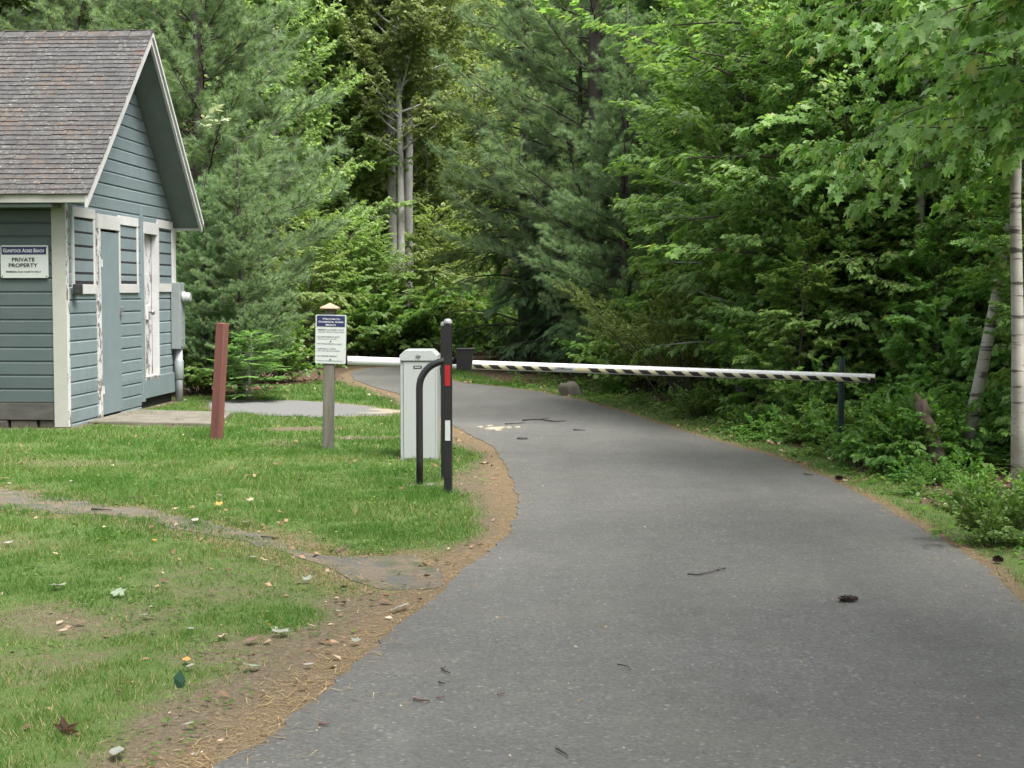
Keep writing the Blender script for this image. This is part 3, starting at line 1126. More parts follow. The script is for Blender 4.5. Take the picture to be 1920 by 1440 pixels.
# ------------------------------------------------------------------ shed
def build_shed():
    W, RID, FE, BE = 4.42, 2.15, -.32, 4.46          # gable width, ridge, front and back eave along the gable
    ZF, ZR, ZB = 2.60, 4.71, 2.53                    # top of roof at front eave, ridge, back eave
    OX = .40                                          # rake overhang
    LX = -5.0
    shed = thing('shed', 'grey-blue clapboard shed with white trim and lichen-spotted shingle roof', 'shed', (SHED_O[0], SHED_O[1], 0), SHED_ROT)

    def roof_z(y):
        return ZF + (ZR - ZF) * (y - FE) / (RID - FE) if y <= RID else ZR + (ZB - ZR) * (y - RID) / (BE - RID)
    TH = .17                                          # roof build-up hidden behind the bargeboards

    def u_of(px, dx=0.0):
        """distance along the gable for a photograph column"""
        xs = (px - 960) / FPX
        c = SHED_O[0] + dx - .05227 * 16.9
        return (c / (xs - .05227) - 16.9) / .9986

    def w_of(py, u):
        return EYE + (550 - py) / FPX * (16.9 + u)

    # inner wall cores (dark, behind the boards)
    gable = MB()
    prof = [(0.03, .12), (W - .03, .12), (W - .03, roof_z(W) - TH), (RID, ZR - TH), (0.03, roof_z(0) - TH)]
    gable.prism(prof, lambda p: (-.115, p[0], p[1]), lambda p: (-.10, p[0], p[1]))
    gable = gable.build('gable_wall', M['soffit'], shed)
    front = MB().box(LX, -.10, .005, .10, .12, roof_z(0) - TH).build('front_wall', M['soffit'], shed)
    back = MB().box(LX, -.10, W - .10, W - .005, .12, roof_z(W) - TH).build('back_wall', M['siding'], shed)
    gl = MB()
    gl.prism(prof, lambda p: (LX, p[0], p[1]), lambda p: (LX + .09, p[0], p[1]))
    gl.build('end_wall', M['siding'], shed)

    # openings on the gable, from the photograph
    z2 = lambda zx: zx / 2.88
    zy = lambda v: 360 + v / 2.88
    win = []
    for (a, b, top, bot) in ((382, 505, 90, 551), (633, 738, 138, 545), (843, 925, 158, 540)):
        u0, u1 = u_of(z2(a)), u_of(z2(b))
        um = (u0 + u1) / 2
        win.append((u0, u1, w_of(zy(bot), um), w_of(zy(top), um)))
    d1 = (u_of(z2(515)), u_of(z2(640)), .06, w_of(zy(128), u_of(z2(570))))
    d2 = (u_of(z2(762)), u_of(z2(845)), .42, w_of(zy(168), u_of(z2(800))))
    post = (u_of(z2(750)), u_of(z2(768)))
    EXP = .153
    PROF = [(0, 0), (.024, .0), (.024, .122), (.009, .143), (.009, .160), (0, .160)]

    holes = [(w[0] + .03, w[1] - .03, w[2] + .10, w[3] - .10) for w in win] + [(d1[0] + .02, d1[1] - .005, -1, d1[3] - .12), (d2[0], d2[1], d2[2] - .2, d2[3] - .12)]

    def boards(u0, u1, w_lo, w_hi, cut, parent, mat, out=0.0, face='gable', phase=.06):
        k = 0
        while True:
            w = phase + k * EXP
            k += 1
            if w > w_hi:
                break
            if w + .14 < w_lo:
                continue
            segs = [(u0, u1)]
            for (h0, h1, hw0, hw1) in cut:
                if hw0 - .02 < w + .076 < hw1 + .02:
                    new = []
                    for (s0, s1) in segs:
                        if h1 <= s0 or h0 >= s1:
                            new.append((s0, s1))
                            continue
                        if h0 - s0 > .01:
                            new.append((s0, h0))
                        if s1 - h1 > .01:
                            new.append((h1, s1))
                    segs = new
            cut2 = []
            for (s0, s1) in segs:
                if s1 - s0 > 1.5:
                    j_ = random.uniform(s0 + .4, s1 - .4)
                    cut2 += [(s0, j_ - .0015), (j_ + .0015, s1)]
                else:
                    cut2.append((s0, s1))
            for (s0, s1) in cut2:
                mb = MB()
                prof_ = [(p[0], min(max(w + p[1], w_lo), w_hi)) for p in PROF]
                jo = random.uniform(-.0015, .0015) + out
                if face == 'gable':
                    def lo(z):
                        if z <= roof_z(0) - TH:
                            return 0.0
                        return (z + TH - ZF) / (ZR - ZF) * (RID - FE) + FE

                    def hi(z):
                        if z <= roof_z(W) - TH:
                            return W
                        return RID + (z + TH - ZR) / (ZB - ZR) * (BE - RID)
                    if max(s0, lo(prof_[3][1])) > min(s1, hi(prof_[3][1])) - .03:
                        continue
                    mb.prism(prof_, lambda p: (p[0] + jo, max(s0, lo(p[1])), p[1]), lambda p: (p[0] + jo, min(s1, hi(p[1])), p[1]))
                else:
                    mb.prism(prof_, lambda p: (s0, -p[0] - jo, p[1]), lambda p: (s1, -p[0] - jo, p[1]))
                mb.build('siding_board', mat, parent)
    boards(.0, post[0] + .01, -.02, .41, holes, gable, M['siding'], phase=-.093)
    boards(.0, W - .0, .38, ZR - TH - .05, holes, gable, M['siding'], phase=.366)
    boards(LX, -.12, .30, roof_z(0) - TH, [], front, M['siding_front_shaded'], face='front', phase=.30)

    # shuttered windows: white frame boards, clapboard shutter inside
    for i, (u0, u1, w0, w1) in enumerate(win):
        fr = MB()
        t_ = .055
        o1 = .046
        f_ = MB().box(.0, .03, u0 + t_ - .01, u1 - t_ + .01, w0 + t_, w1 - t_).build('window_shutter', M['dark_gap'], shed)
        boards(u0 + t_, u1 - t_, w0 + .150 if i < 2 else w0 + .10, w1 - .10, [], f_, M['siding'], out=.008)
        MB().box(.002, o1, u0, u1, w1 - .11, w1).build('frame_board', M['white_trim'], f_, bevel=.004)
        MB().box(.002, o1, u0, u1, w0, w0 + .11).build('frame_board', M['white_trim'], f_, bevel=.004)
        MB().box(.002, o1 - .003, u0, u0 + t_, w0 + .11, w1 - .11).build('frame_board', M['white_trim'], f_, bevel=.004)
        MB().box(.002, o1 - .003, u1 - t_, u1, w0 + .11, w1 - .11).build('frame_board', M['white_trim'], f_, bevel=.004)
    u0, u1, w0, w1 = win[0]
    MB().box(.046, .12, u0 - .05, u0 + .09, w0 + .0, w0 + .11).build('shutter_latch', M['print_black'], shed, bevel=.01)

    # grey slab door with white casing
    u0, u1, w0, w1 = d1
    dr = MB().box(.0, .036, u0 + .10, u1, w0, w1 - .2).build('door', M['door_grey'], shed, bevel=.003)
    MB().box(.002, .05, u0, u0 + .10, w0 - .02, w1 - .17).build('casing_board', M['peel_white'], dr, bevel=.004)
    MB().box(.002, .052, u0, u1 - .04, w1 - .17, w1).build('casing_board', M['white_trim'], dr, bevel=.004)
    for hz in (w0 + .25, w0 + 1.75):
        MB().box(.036, .052, u0 + .10, u0 + .16, hz, hz + .09).build('hinge', M['white_trim'], dr)
    MB().box(.036, .075, u1 - .05, u1 - .005, w0 + 1.16, w0 + 1.28).build('handle', M['chrome'], dr, bevel=.008)

    # grey batten between the doors
    MB().box(.0, .045, post[0] + .03, post[1] - .02, .10, w_of(zy(75), post[0])).build('batten', M['siding'], shed, bevel=.004)

    # white flaking door set back in its casing
    u0, u1, w0, w1 = d2
    dd = MB().box(-.085, -.045, u0 + .06, u1 - .04, w0, w1 - .15).build('door', M['peel_white'], shed)
    tag(dd, 'white door with badly flaking paint')
    MB().box(.002, .045, u0, u1, w1 - .15, w1).build('casing_board', M['white_trim'], dd, bevel=.004)
    MB().box(-.04, .045, u1 - .06, u1, w0 - .02, w1 - .15).build('casing_board', M['white_trim'], dd, bevel=.004)
    MB().box(-.04, .045, u0, u0 + .05, w0 - .02, w1 - .15).build('casing_board', M['white_trim'], dd, bevel=.004)
    MB().box(-.085, .05, u0 + .05, u1 - .06, w0 - .05, w0).build('door_sill', M['peel_white'], dd)
    for k in range(3):
        za, zb = w0 + .12 + k * .66, w0 + .68 + k * .66
        if zb < w1 - .2:
            MB().box(-.047, -.038, u0 + .17, u1 - .16, za, zb).build('door_panel', M['peel_white'], dd, bevel=.006)
    kz = w_of(zy(650), (u0 + u1) / 2)
    MB().box(-.045, -.015, u0 + .35, u0 + .50, kz - .10, kz + .10).build('lock_plate', M['white_trim'], dd, bevel=.01)
    MB().lathe([(.012, -.045), (.012, .01), (.034, .018), (.036, .045), (.02, .06)], 12, 'x', (0, u0 + .42, kz)).build('knob', M['chrome'], dd, True)
    # skirt board under the white door, corner boards
    MB().box(.0, .05, post[1] + .002, W - .02, .14, .41).build('skirt_board', M['siding'], shed, bevel=.004)
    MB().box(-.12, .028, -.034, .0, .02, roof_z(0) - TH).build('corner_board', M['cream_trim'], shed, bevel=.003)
    MB().box(.0, .030, .001, .085, .02, roof_z(0) - TH - .02).build('corner_board', M['peel_white'], shed, bevel=.003)
    MB().box(.0, .036, W - .09, W + .02, .42, roof_z(W) - TH).build('corner_board', M['white_trim'], shed, bevel=.003)
    # front sill timber and the stones it rests on
    MB().box(LX, -.13, -.03, .06, .10, .29).build('sill_beam', M['old_timber'], shed, bevel=.006)
    fd = MB().box(LX + .1, -.02, .06, W - .1, -.1, .12).build('foundation', M['dark_gap'], shed)
    x = LX
    while x < -.05:
        wd = random.uniform(.16, .34)
        h = .105
        mb = MB()
        j = lambda s=.02: random.uniform(-s, s)
        mb.box(x + .012, min(x + wd, -.01) - .012, -.02 + j(.012), .06, -.08, h + j(.012))
        mb.build('stone', M['foundation'], fd, bevel=.018)
        x += wd

    # roof deck, soffit, fascia, bargeboards
    rf = MB()
    for (ya, yb) in ((FE, RID), (RID, BE)):
        za, zb = roof_z(ya), (ZR if yb == RID else ZB)
        za = ZF if ya == FE else ZR
        rf.prism([(ya, za - .012), (yb, zb - .012), (yb, zb - .13), (ya, za - .13)], lambda p: (LX - .35, p[0], p[1]), lambda p: (OX - .035, p[0], p[1]))
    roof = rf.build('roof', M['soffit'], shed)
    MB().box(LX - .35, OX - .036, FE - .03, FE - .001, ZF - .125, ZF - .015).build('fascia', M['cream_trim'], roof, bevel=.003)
    MB().box(LX - .35, OX - .036, BE + .001, BE + .03, ZB - .16, ZB - .015).build('fascia', M['white_trim'], roof, bevel=.003)
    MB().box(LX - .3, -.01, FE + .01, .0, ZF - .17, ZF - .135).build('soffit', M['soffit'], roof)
    for (ya, za, yb, zb, hgt) in ((FE - .035, ZF - .03, RID, ZR, .15), (RID, ZR, BE + .03, ZB - .03, .155)):
        p = [(ya, za - .01), (yb, zb - .01), (yb, zb - hgt), (ya, za - hgt)]
        MB().prism(p, lambda q: (OX - .034, q[0], q[1]), lambda q: (OX, q[0], q[1])).build('bargeboard', M['white_trim'], roof)
    p = [(RID, ZR - .02), (BE + .03, ZB - .05), (BE + .03, ZB - .105), (RID, ZR - .075)]
    MB().prism(p, lambda q: (OX + .001, q[0], q[1]), lambda q: (OX + .024, q[0], q[1])).build('bargeboard', M['white_trim'], roof)

    # shingle courses
    def course(ya, za, yb, zb, seed):
        """tabs across the roof for one course running from the lower to the upper edge"""
        rg = random.Random(seed)
        mb = MB()
        d = Vector((0, yb - ya, zb - za)).normalized()
        nrm = Vector((0, -d.z, d.y)) if yb > ya else Vector((0, d.z, -d.y))
        x = LX - .37 - rg.random() * .12
        while x < OX + .012:
            wdt = rg.uniform(.11, .165)
            x1 = min(x + wdt - .004, OX + .014)
            if x1 - x < .02:
                break
            dl = rg.uniform(-.006, .004)
            a = Vector((0, ya, za)) + d * dl + nrm * (.015 + rg.uniform(-.001, .003))
            b = Vector((0, yb, zb)) + d * .03 + nrm * .002
            lo = a - nrm * .012
            bl = b - nrm * .006
            v = [(x, a.y, a.z), (x1, a.y, a.z), (x1, b.y, b.z), (x, b.y, b.z), (x, lo.y, lo.z), (x1, lo.y, lo.z), (x1, bl.y, bl.z), (x, bl.y, bl.z)]
            mb.add(v, [(0, 1, 2, 3), (4, 7, 6, 5), (0, 4, 5, 1), (1, 5, 6, 2), (3, 2, 6, 7), (0, 3, 7, 4)], rg.random())
            x += wdt
        return mb
    for side in (0, 1):
        y0, z0 = (FE - .05, ZF - .05 * (ZR - ZF) / (RID - FE)) if side == 0 else (BE + .05, ZB - .05 * (ZR - ZB) / (BE - RID))
        L = math.hypot(RID - y0, ZR - z0)
        n = int(L / .092)
        for k in range(n):
            a, b = k / n, (k + 1) / n
            course(y0 + (RID - y0) * a, z0 + (ZR - z0) * a, y0 + (RID - y0) * b, z0 + (ZR - z0) * b, 100 * side + k).build('shingle_course', M['shingle'], roof, rnd=True)
    x = LX - .37
    rg = random.Random(5)
    while x < OX:
        x1 = min(x + .27, OX + .015)
        mb = MB()
        t0, t1 = .028, .016
        mb.add([(x, RID - .13, ZR - .095 + t1), (x, RID, ZR + t1), (x, RID + .13, ZR - .11 + t1), (x1, RID - .13, ZR - .095 + t0), (x1, RID, ZR + t0), (x1, RID + .13, ZR - .11 + t0),
                (x, RID - .13, ZR - .11), (x, RID, ZR - .01), (x, RID + .13, ZR - .13), (x1, RID - .13, ZR - .11), (x1, RID, ZR - .01), (x1, RID + .13, ZR - .13)],
               [(0, 3, 4, 1), (1, 4, 5, 2), (6, 7, 10, 9), (7, 8, 11, 10), (0, 1, 7, 6), (1, 2, 8, 7), (3, 9, 10, 4), (4, 10, 11, 5), (0, 6, 9, 3), (2, 5, 11, 8)], rg.random())
        mb.build('ridge_shingle', M['shingle'], roof, rnd=True)
        x += .262
    return shed, u_of, w_of


shed, u_of, w_of = build_shed()


def shed_pt(lx, ly, z):
    c, s = math.cos(SHED_ROT), math.sin(SHED_ROT)
    return Vector((SHED_O[0] + lx * c - ly * s, SHED_O[1] + lx * s + ly * c, z))


# electric meter with its conduit
def build_meter():
    u = 4.27
    z0, z1 = 1.5 + (550 - 655) / FPX * 21.0, 1.5 + (550 - 530) / FPX * 21.0
    p = shed_pt(.03, u, 0)
    t = thing('electric_meter', 'grey electric meter box with round glass meter on shed corner', 'electric meter', p, SHED_ROT)
    MB().box(.0, .13, -.10, .13, z0, z1).build('box', M['meter_grey'], t, bevel=.008)
    MB().box(.13, .137, -.085, .115, z0 + .03, z1 - .28).build('cover', M['meter_grey'], t, bevel=.003)
    MB().lathe([(.078, .13), (.082, .15), (.082, .165), (.07, .17), (.066, .235), (.05, .25)], 18, 'x', (0, .015, z1 - .20)).build('meter_glass', M['glass_grey'], t, True)
    for k, zz in enumerate((z0 + .13, z0 + .38)):
        MB().lathe([(.012, .137), (.012, .146)], 8, 'x', (0, .0, zz)).build('screw', M['chrome'], t)
    c = MB().tube([(.07, .02, z0 + .002), (.07, .02, -.05)], .052, 14).build('conduit', M['pvc'], t, True)
    MB().lathe([(.058, z0 - .42), (.066, z0 - .41), (.066, z0 - .16), (.058, z0 - .15)], 14, 'z', (.07, .02, 0)).build('sleeve', M['meter_grey'], c, True)
    return t


build_meter()

# concrete slab at the doors
mb = MB()
slab = [(.06, 1.02), (1.50, 1.32), (1.66, 2.2), (1.6, 2.75), (.06, 2.85)]
slab = [G(205, 797), G(330, 800), G(408, 802), G(432, 780), G(425, 775), G(240, 775)]
sh = [shed_pt(.055, .55, 0), shed_pt(.055, 2.3, 0)]
slab = [(sh[0].x, sh[0].y), (G(330, 799)[0], G(330, 799)[1]), G(408, 801), G(434, 779), (sh[1].x, sh[1].y)]
mb.prism([(a, b) for a, b in slab], lambda p: (p[0], p[1], -.08), lambda p: (p[0], p[1], .045))
o = mb.build('concrete_slab', M['concrete'], bevel=.012)
tag(o, 'stained concrete doorstep slab lying beside the shed doors', 'slab')


# ------------------------------------------------------------------ lettering
def text(name, body, mat, parent, x0, x1, zc, h, y, bold=.012, caps=False, align='C'):
    """flat print: width from x0 to x1, capital height h, centred on zc, facing -y"""
    cu = bpy.data.curves.new('print', 'FONT')
    cu.body = body
    cu.size = 1.0
    cu.offset = bold
    cu.extrude = .0
    cu.resolution_u = 3
    if caps:
        cu.small_caps_scale = .78
        for i, ch in enumerate(body):
            cu.body_format[i].use_small_caps = True
    tmp = bpy.data.objects.new('print', cu)
    COL.objects.link(tmp)
    bpy.context.view_layer.update()
    me = bpy.data.meshes.new_from_object(tmp.evaluated_get(bpy.context.evaluated_depsgraph_get()))
    bpy.data.objects.remove(tmp)
    n = len(me.vertices)
    co = np.empty(n * 3, np.float32)
    me.vertices.foreach_get('co', co)
    co = co.reshape(-1, 3)
    mn, mx = co.min(0), co.max(0)
    sx = (x1 - x0) / (mx[0] - mn[0])
    sy = h / .70
    out = np.empty_like(co)
    out[:, 0] = x0 + (co[:, 0] - mn[0]) * sx
    out[:, 2] = zc - h / 2 + co[:, 1] * sy
    out[:, 1] = y
    me.vertices.foreach_set('co', out.ravel())
    me.name = name
    me.materials.clear()
    me.update()
    return add_obj(name, me, mat, parent)


def rounded_plate(w, h, r, y0, y1, cx=0, cz=0, seg=4):
    pts = []
    for (sx, sz, a0) in ((1, 1, 0), (-1, 1, 90), (-1, -1, 180), (1, -1, 270)):
        for k in range(seg + 1):
            a = R(a0 + 90 * k / seg)
            pts.append((cx + sx * (w / 2 - r) + r * math.cos(a), cz + sz * (h / 2 - r) + r * math.sin(a)))
    return MB().prism(pts, lambda p: (p[0], y0, p[1]), lambda p: (p[0], y1, p[1]))


def build_private_sign():
    Yd = SHED_O[1] - .05
    a, b = AT(0, 460, Yd), AT(91, 521, Yd)
    w, h = b.x - a.x, a.z - b.z
    w *= 1.01
    t = thing('private_property_sign', 'white private property sign with navy header on shed front wall', 'sign', ((a.x + b.x) / 2 - .004, Yd + .03, (a.z + b.z) / 2), SHED_ROT)
    pl = rounded_plate(w, h, .016, -.012, -.006).build('plate', M['sign_white'], t)
    rounded_plate(w + .004, h + .004, .018, -.006, 0).build('backing', M['sign_edge'], t)
    hw, hh = w / 2, h / 2
    MB().box(-hw + .012, hw - .02, -.0145, -.0125, hh * .44, hh - .014).build('header_band', M['navy'], pl)
    text('lettering', 'Gunstock Acres Beach', M['print_white'], pl, -hw + .03, hw - .045, hh * .69, hh * .22, -.0160, .02, True)
    text('lettering', 'PRIVATE', M['print_black'], pl, -hw * .52, hw * .44, hh * .13, hh * .225, -.0150, .028)
    text('lettering', 'PROPERTY', M['print_black'], pl, -hw * .66, hw * .56, -hh * .22, hh * .225, -.0150, .028)
    text('lettering', 'MEMBERS AND GUESTS ONLY', M['print_black'], pl, -hw * .77, hw * .70, -hh * .62, hh * .10, -.0150, .02)
    for sx in (-1, 1):
        for sz in (-1, 1):
            MB().lathe([(.007, -.018), (.007, -.011)], 8, 'y', (sx * (hw - .018), 0, sz * (hh - .018))).build('screw', M['dark_gap'], t)


build_private_sign()


def build_welcome_sign():
    base = G(615, 846)
    dpt = base[1]
    lean = R(1.3)
    t = thing('welcome_sign', 'welcome notice board on a weathered square post with copper cap', 'sign', (base[0], base[1], 0))
    t.rotation_euler = (0, lean, 0)
    hw = .050
    top = 1.5 - (583 - 550) / FPX * dpt
    MB().box(-hw, hw, -hw, hw, -.1, top).build('post', M['post_wood'], t, bevel=.004)
    cb = MB().box(-.058, .058, -.058, .058, top - .002, top + .022).build('cap', M['cap_wood'], t, bevel=.004)
    zt = 1.5 - (570 - 550) / FPX * dpt
    z0 = top + .022
    MB().add([(-.085, -.085, z0), (.085, -.085, z0), (.085, .085, z0), (-.085, .085, z0), (-.085, -.085, z0 + .012), (.085, -.085, z0 + .012), (.085, .085, z0 + .012), (-.085, .085, z0 + .012), (0, 0, zt + .012)],
             [(0, 3, 2, 1), (0, 1, 5, 4), (1, 2, 6, 5), (2, 3, 7, 6), (3, 0, 4, 7), (4, 5, 8), (5, 6, 8), (6, 7, 8), (7, 4, 8)]).build('cap_cover', M['copper'], cb)
    k = dpt / FPX
    w, h = 57 * k, 91 * k
    zc = 1.5 - (635.5 - 550) * k
    xo = (623.5 - 620.4) * k
    pl = rounded_plate(w, h, .012, -.060, -.055, xo, zc).build('panel', M['sign_white'], t)
    rounded_plate(w + .006, h + .006, .014, -.055, -.051, xo, zc).build('frame', M['sign_edge'], pl)
    X0, X1 = xo - w / 2 + .012, xo + w / 2 - .012

    def Z(v):
        return zc + h / 2 - (v - 315) / 930 * h          # v: rows of the enlarged photograph
    MB().box(X0, X1, -.0625, -.0605, Z(538), Z(332)).build('header_band', M['navy'], pl)

    def X(v):
        return xo - w / 2 + (v - 150) / 595 * w
    for s, a, b, r in (('Welcome to', 280, 622, 391), ('Gunstock Acres', 205, 690, 447), ('Beach', 350, 540, 503)):
        text('lettering', s, M['print_white'], pl, X(a), X(b), Z(r), .0165, -.0640, .02, True)
    rows = [('\u2022 MEMBERS and GUESTS ONLY', 178, 705, 600, .012), ('with pass required for beach access', 205, 710, 640, .0095),
            ('\u2022 NO LIFEGUARD ON DUTY', 172, 630, 735, .012), ('swim at your own risk', 198, 566, 773, .0095),
            ('\u2022 NO DOGS allowed on beach', 172, 662, 865, .012),
            ('\u2022 KEEP BEACH CLEAN', 172, 555, 963, .012), ('use trash barrels provided', 198, 634, 1000, .0095),
            ('\u2022 NO TRAILER PARKING', 172, 575, 1100, .012)]
    for s, a, b, r, hh in rows:
        text('lettering', s, M['print_black'], pl, X(a), X(b), Z(r), hh, -.0625, .012)
    MB().box(X(180), X(685), -.0622, -.0608, Z(1194), Z(1190)).build('printed_line', M['print_black'], pl)
    MB().lathe([(.006, -.066), (.006, -.06)], 8, 'y', (xo, 0, Z(818))).build('screw', M['dark_gap'], pl)
    MB().lathe([(.006, -.066), (.006, -.06)], 8, 'y', (xo, 0, Z(1165))).build('screw', M['dark_gap'], pl)


build_welcome_sign()

# ------------------------------------------------------------------ posts
b = G(406, 825)
hgt = 1.5 - (605 - 550) / FPX * b[1]
t = thing('wooden_post', 'leaning square wooden post stained dark red standing on the lawn', 'post', (b[0], b[1], 0))
t.rotation_euler = (0, R(4.3), R(-24))
MB().box(-.048, .048, -.048, .048, -.12, hgt).build('shaft', M['red_stain'], t, bevel=.005)


def bollard(px, py, top_py, label, strips):
    g = G(px, py)
    k = g[1] / FPX
    h = 1.5 - (top_py - 550) * k
    t = thing('steel_bollard', label, 'bollard', (g[0], g[1], 0), R(-6), 'black steel posts beside the gate')
    hw = .029
    MB().box(-hw, hw, -hw, hw, -.1, h - .035).build('shaft', M['black_paint'], t, bevel=.006)
    MB().lathe([(.034, h - .036), (.034, h - .026), (.031, h - .012), (.022, h - .002), (.008, h + .003)], 16).build('dome_cap', M['scuffed_cap'], t, True)
    if strips:
        MB().box(-.019, .021, -hw - .003, -hw - .0005, 1.5 - (723 - 550) * k, 1.5 - (684 - 550) * k).build('red_reflector', M['red_reflector'], t)
        MB().box(-.018, .021, -hw - .003, -hw - .0005, 1.5 - (826 - 550) * k, 1.5 - (788 - 550) * k).build('white_reflector', M['white_reflector'], t)


bollard(840.5, 927, 598, 'black steel bollard with red and white reflective strips', True)
bollard(834.5, 899, 603, 'plain black steel bollard half hidden behind the reflective one', False)


# card reader on its curved stand
def build_reader():
    g = G(787, 911)
    k = g[1] / FPX
    t = thing('card_reader_stand', 'black curved tube stand holding a black hooded card reader', 'card reader', (g[0], g[1], 0))
    zt = 1.5 - (677 - 550) * k
    rb = .21
    pts = [(0, 0, -.05), (0, 0, .2), (0, 0, .45), (0, 0, zt - rb)]
    for i in range(1, 11):
        a = math.pi / 2 * i / 10
        pts.append((rb - rb * math.cos(a), 0, zt - rb + rb * math.sin(a)))
    xr = (858 - 787) * k
    pts.append((xr + .01, 0, zt + .004))
    MB().tube(pts, .027, 12).build('stand_tube', M['black_paint'], t, True)
    MB().box(-.075, .11, -.075, .075, -.02, .012).build('base_plate', M['concrete'], t, bevel=.006)
    x0, x1 = (857 - 787) * k, (888 - 787) * k
    z0, z1 = 1.5 - (692 - 550) * k, 1.5 - (655 - 550) * k
    hd = MB()
    hd.add([(x0, -.06, z0), (x1 - .012, -.06, z0), (x1 - .012, .05, z0), (x0, .05, z0), (x0, -.075, z1), (x1 + .008, -.075, z1), (x1 + .008, .05, z1), (x0, .05, z1)],
           [(0, 3, 2, 1), (4, 5, 6, 7), (0, 1, 5, 4), (1, 2, 6, 5), (2, 3, 7, 6), (3, 0, 4, 7)])
    hd = hd.build('reader_housing', M['black_paint'], t, bevel=.004)
    MB().box(x0 - .002, x1 + .014, -.08, .055, z1, z1 + .010).build('hood', M['black_paint'], hd, bevel=.003)


build_reader()


# ------------------------------------------------------------------ barrier gate
def build_gate():
    g = G(785.5, 866)
    k = g[1] / FPX
    w = 71 * k
    h = 211 * k
    t = thing('barrier_gate', 'white road barrier gate with boxy cabinet and striped lowered arm', 'barrier gate', (g[0], g[1], 0), R(-1.5))
    hw, dp = w / 2, .34
    # cabinet body
    body = MB().box(-hw + .004, hw - .004, .0, dp, .0, h - .10).build('cabinet', M['box_white'], t, bevel=.006)
    MB().box(-hw + .034, hw - .022, -.007, -.0005, .03, h - .108).build('door_panel', M['box_white'], body, bevel=.003)
    MB().box(-hw + .0285, -hw + .0335, -.003, .002, .03, h - .1).build('seam', M['sign_edge'], body)
    MB().box(hw - .0215, hw - .0165, -.003, .002, .03, h - .1).build('seam', M['sign_edge'], body)
    ch = .05
    prof = [(-hw - .002, h - .098), (hw + .002, h - .098), (hw + .002, h - ch), (hw - ch, h), (-hw + ch, h), (-hw - .002, h - ch)]
    MB().prism(prof, lambda p: (p[0], -.018, p[1]), lambda p: (p[0], dp + .006, p[1])).build('hood', M['box_white'], body, bevel=.006)
    MB().box(-.02, .02, -.030, -.0185, h - .062, h - .040).build('lock', M['chrome'], body, bevel=.004)
    MB().box(-.045, .030, -.0095, -.0072, h - .165, h - .140).build('name_plate', M['print_black'], body)
    MB().box(-.036, .018, -.0112, -.0097, h - .156, h - .150).build('plate_line', M['print_white'], body)
    MB().box(-hw - .035, hw + .18, -.03, dp + .12, -.06, .012).build('concrete_pad', M['concrete'], t, bevel=.01)
    MB().box(-hw - .002, hw + .002, -.005, dp + .004, .0125, .028).build('base_flange', M['sign_edge'], t)
    # arm: behind the cabinet, drooping a little
    Yl = g[1] + .42
    kl = Yl / FPX
    pl = AT(652, 676, Yl)
    pr = AT(1640, 709.5, Yl - .25)
    d = (pr - pl)
    L = d.length
    ang = math.atan2(d.z, math.hypot(d.x, d.y))
    yaw = math.atan2(d.y, d.x)
    rx, rz = .030, .0405
    n = 20

    def ring(x):
        return [(x, rx * math.cos(2 * math.pi * i / n), rz * math.sin(2 * math.pi * i / n)) for i in range(n)]
    # the arm's own frame: +x along the arm
    mb = MB()
    xs = [0, .012, L - .012, L]
    v, f = [], []
    for x in xs:
        v += ring(x)
    for j in range(3):
        for i in range(n):
            i2 = (i + 1) % n
            f.append((j * n + i, j * n + i2, (j + 1) * n + i2, (j + 1) * n + i))
    f.append(tuple(range(n)))
    f.append(tuple(3 * n + i for i in range(n)))
    mb.add(v, f)
    arm = mb.build('arm', M['arm_white'], t, True)
    inv = t.matrix_basis.inverted()
    arm.location = inv @ pl
    arm.rotation_euler = (0, -ang, yaw - t.rotation_euler.z)

    def px2x(px):
        return (px - 652) / (1640 - 652) * L

    def patch(x0, x1, slant, a0, a1, off, seg=6):
        """curved sticker on the camera side of the arm between angles a0..a1 (0 = facing, + up)"""
        m_ = MB()
        v, f = [], []
        for j in range(seg + 1):
            q = j / seg
            a = R(a0 + (a1 - a0) * q)
            yy, zz = -(rx + off) * math.cos(a), (rz + off) * math.sin(a)
            s = slant * (1 - q)
            v += [(x0 + s, yy, zz), (x1 + s, yy, zz), (x0 + s, yy + .0012, zz), (x1 + s, yy + .0012, zz)]
        for j in range(seg):
            a, c = 4 * j, 4 * (j + 1)
            f += [(a, a + 1, c + 1, c), (a + 2, c + 2, c + 3, a + 3), (a, c, c + 2, a + 2), (a + 1, a + 3, c + 3, c + 1)]
        return m_.add(v, f)
    patch(px2x(884), px2x(1640) - .004, 0, -50, 10, .0008).build('stripe_tape', M['stripe_cream'], arm)
    pitch = px2x(652 + 31.2)
    blk = patch(0, .085, .05, -48, 9, .0022).mesh('stripe')
    blk.materials.append(M['stripe_black'])
    x = px2x(888)
    while x + .14 < L:
        if not (px2x(1041) - .12 < x < px2x(1083) - .01):
            s = bpy.data.objects.new('stripe', blk)
            COL.objects.link(s)
            s.parent = arm
            s.location = (x, 0, 0)
        x += pitch
    lb = patch(px2x(1041), px2x(1083), 0, -52, 12, .0032).build('arm_label', M['sign_white'], arm)
    tx = text('lettering', 'LiftMaster', M['print_black'], lb, px2x(1045), px2x(1079), -.004, .022, -rx - .0048, .02)
    tx.name = 'lettering'
    lz = MB().box(px2x(1046), px2x(1079), -rx - .0036, -rx - .003, -.024, -.019).build('printed_line', M['sign_edge'], lb)
    patch(L - .045, L - .002, .0, -80, 10, .0028).build('end_stripe', M['stripe_black'], arm)
    MB().lathe([(.012, -.045), (.012, -.024)], 10, 'y', (.035, 0, -.012)).build('end_bolt', M['chrome'], arm, True)
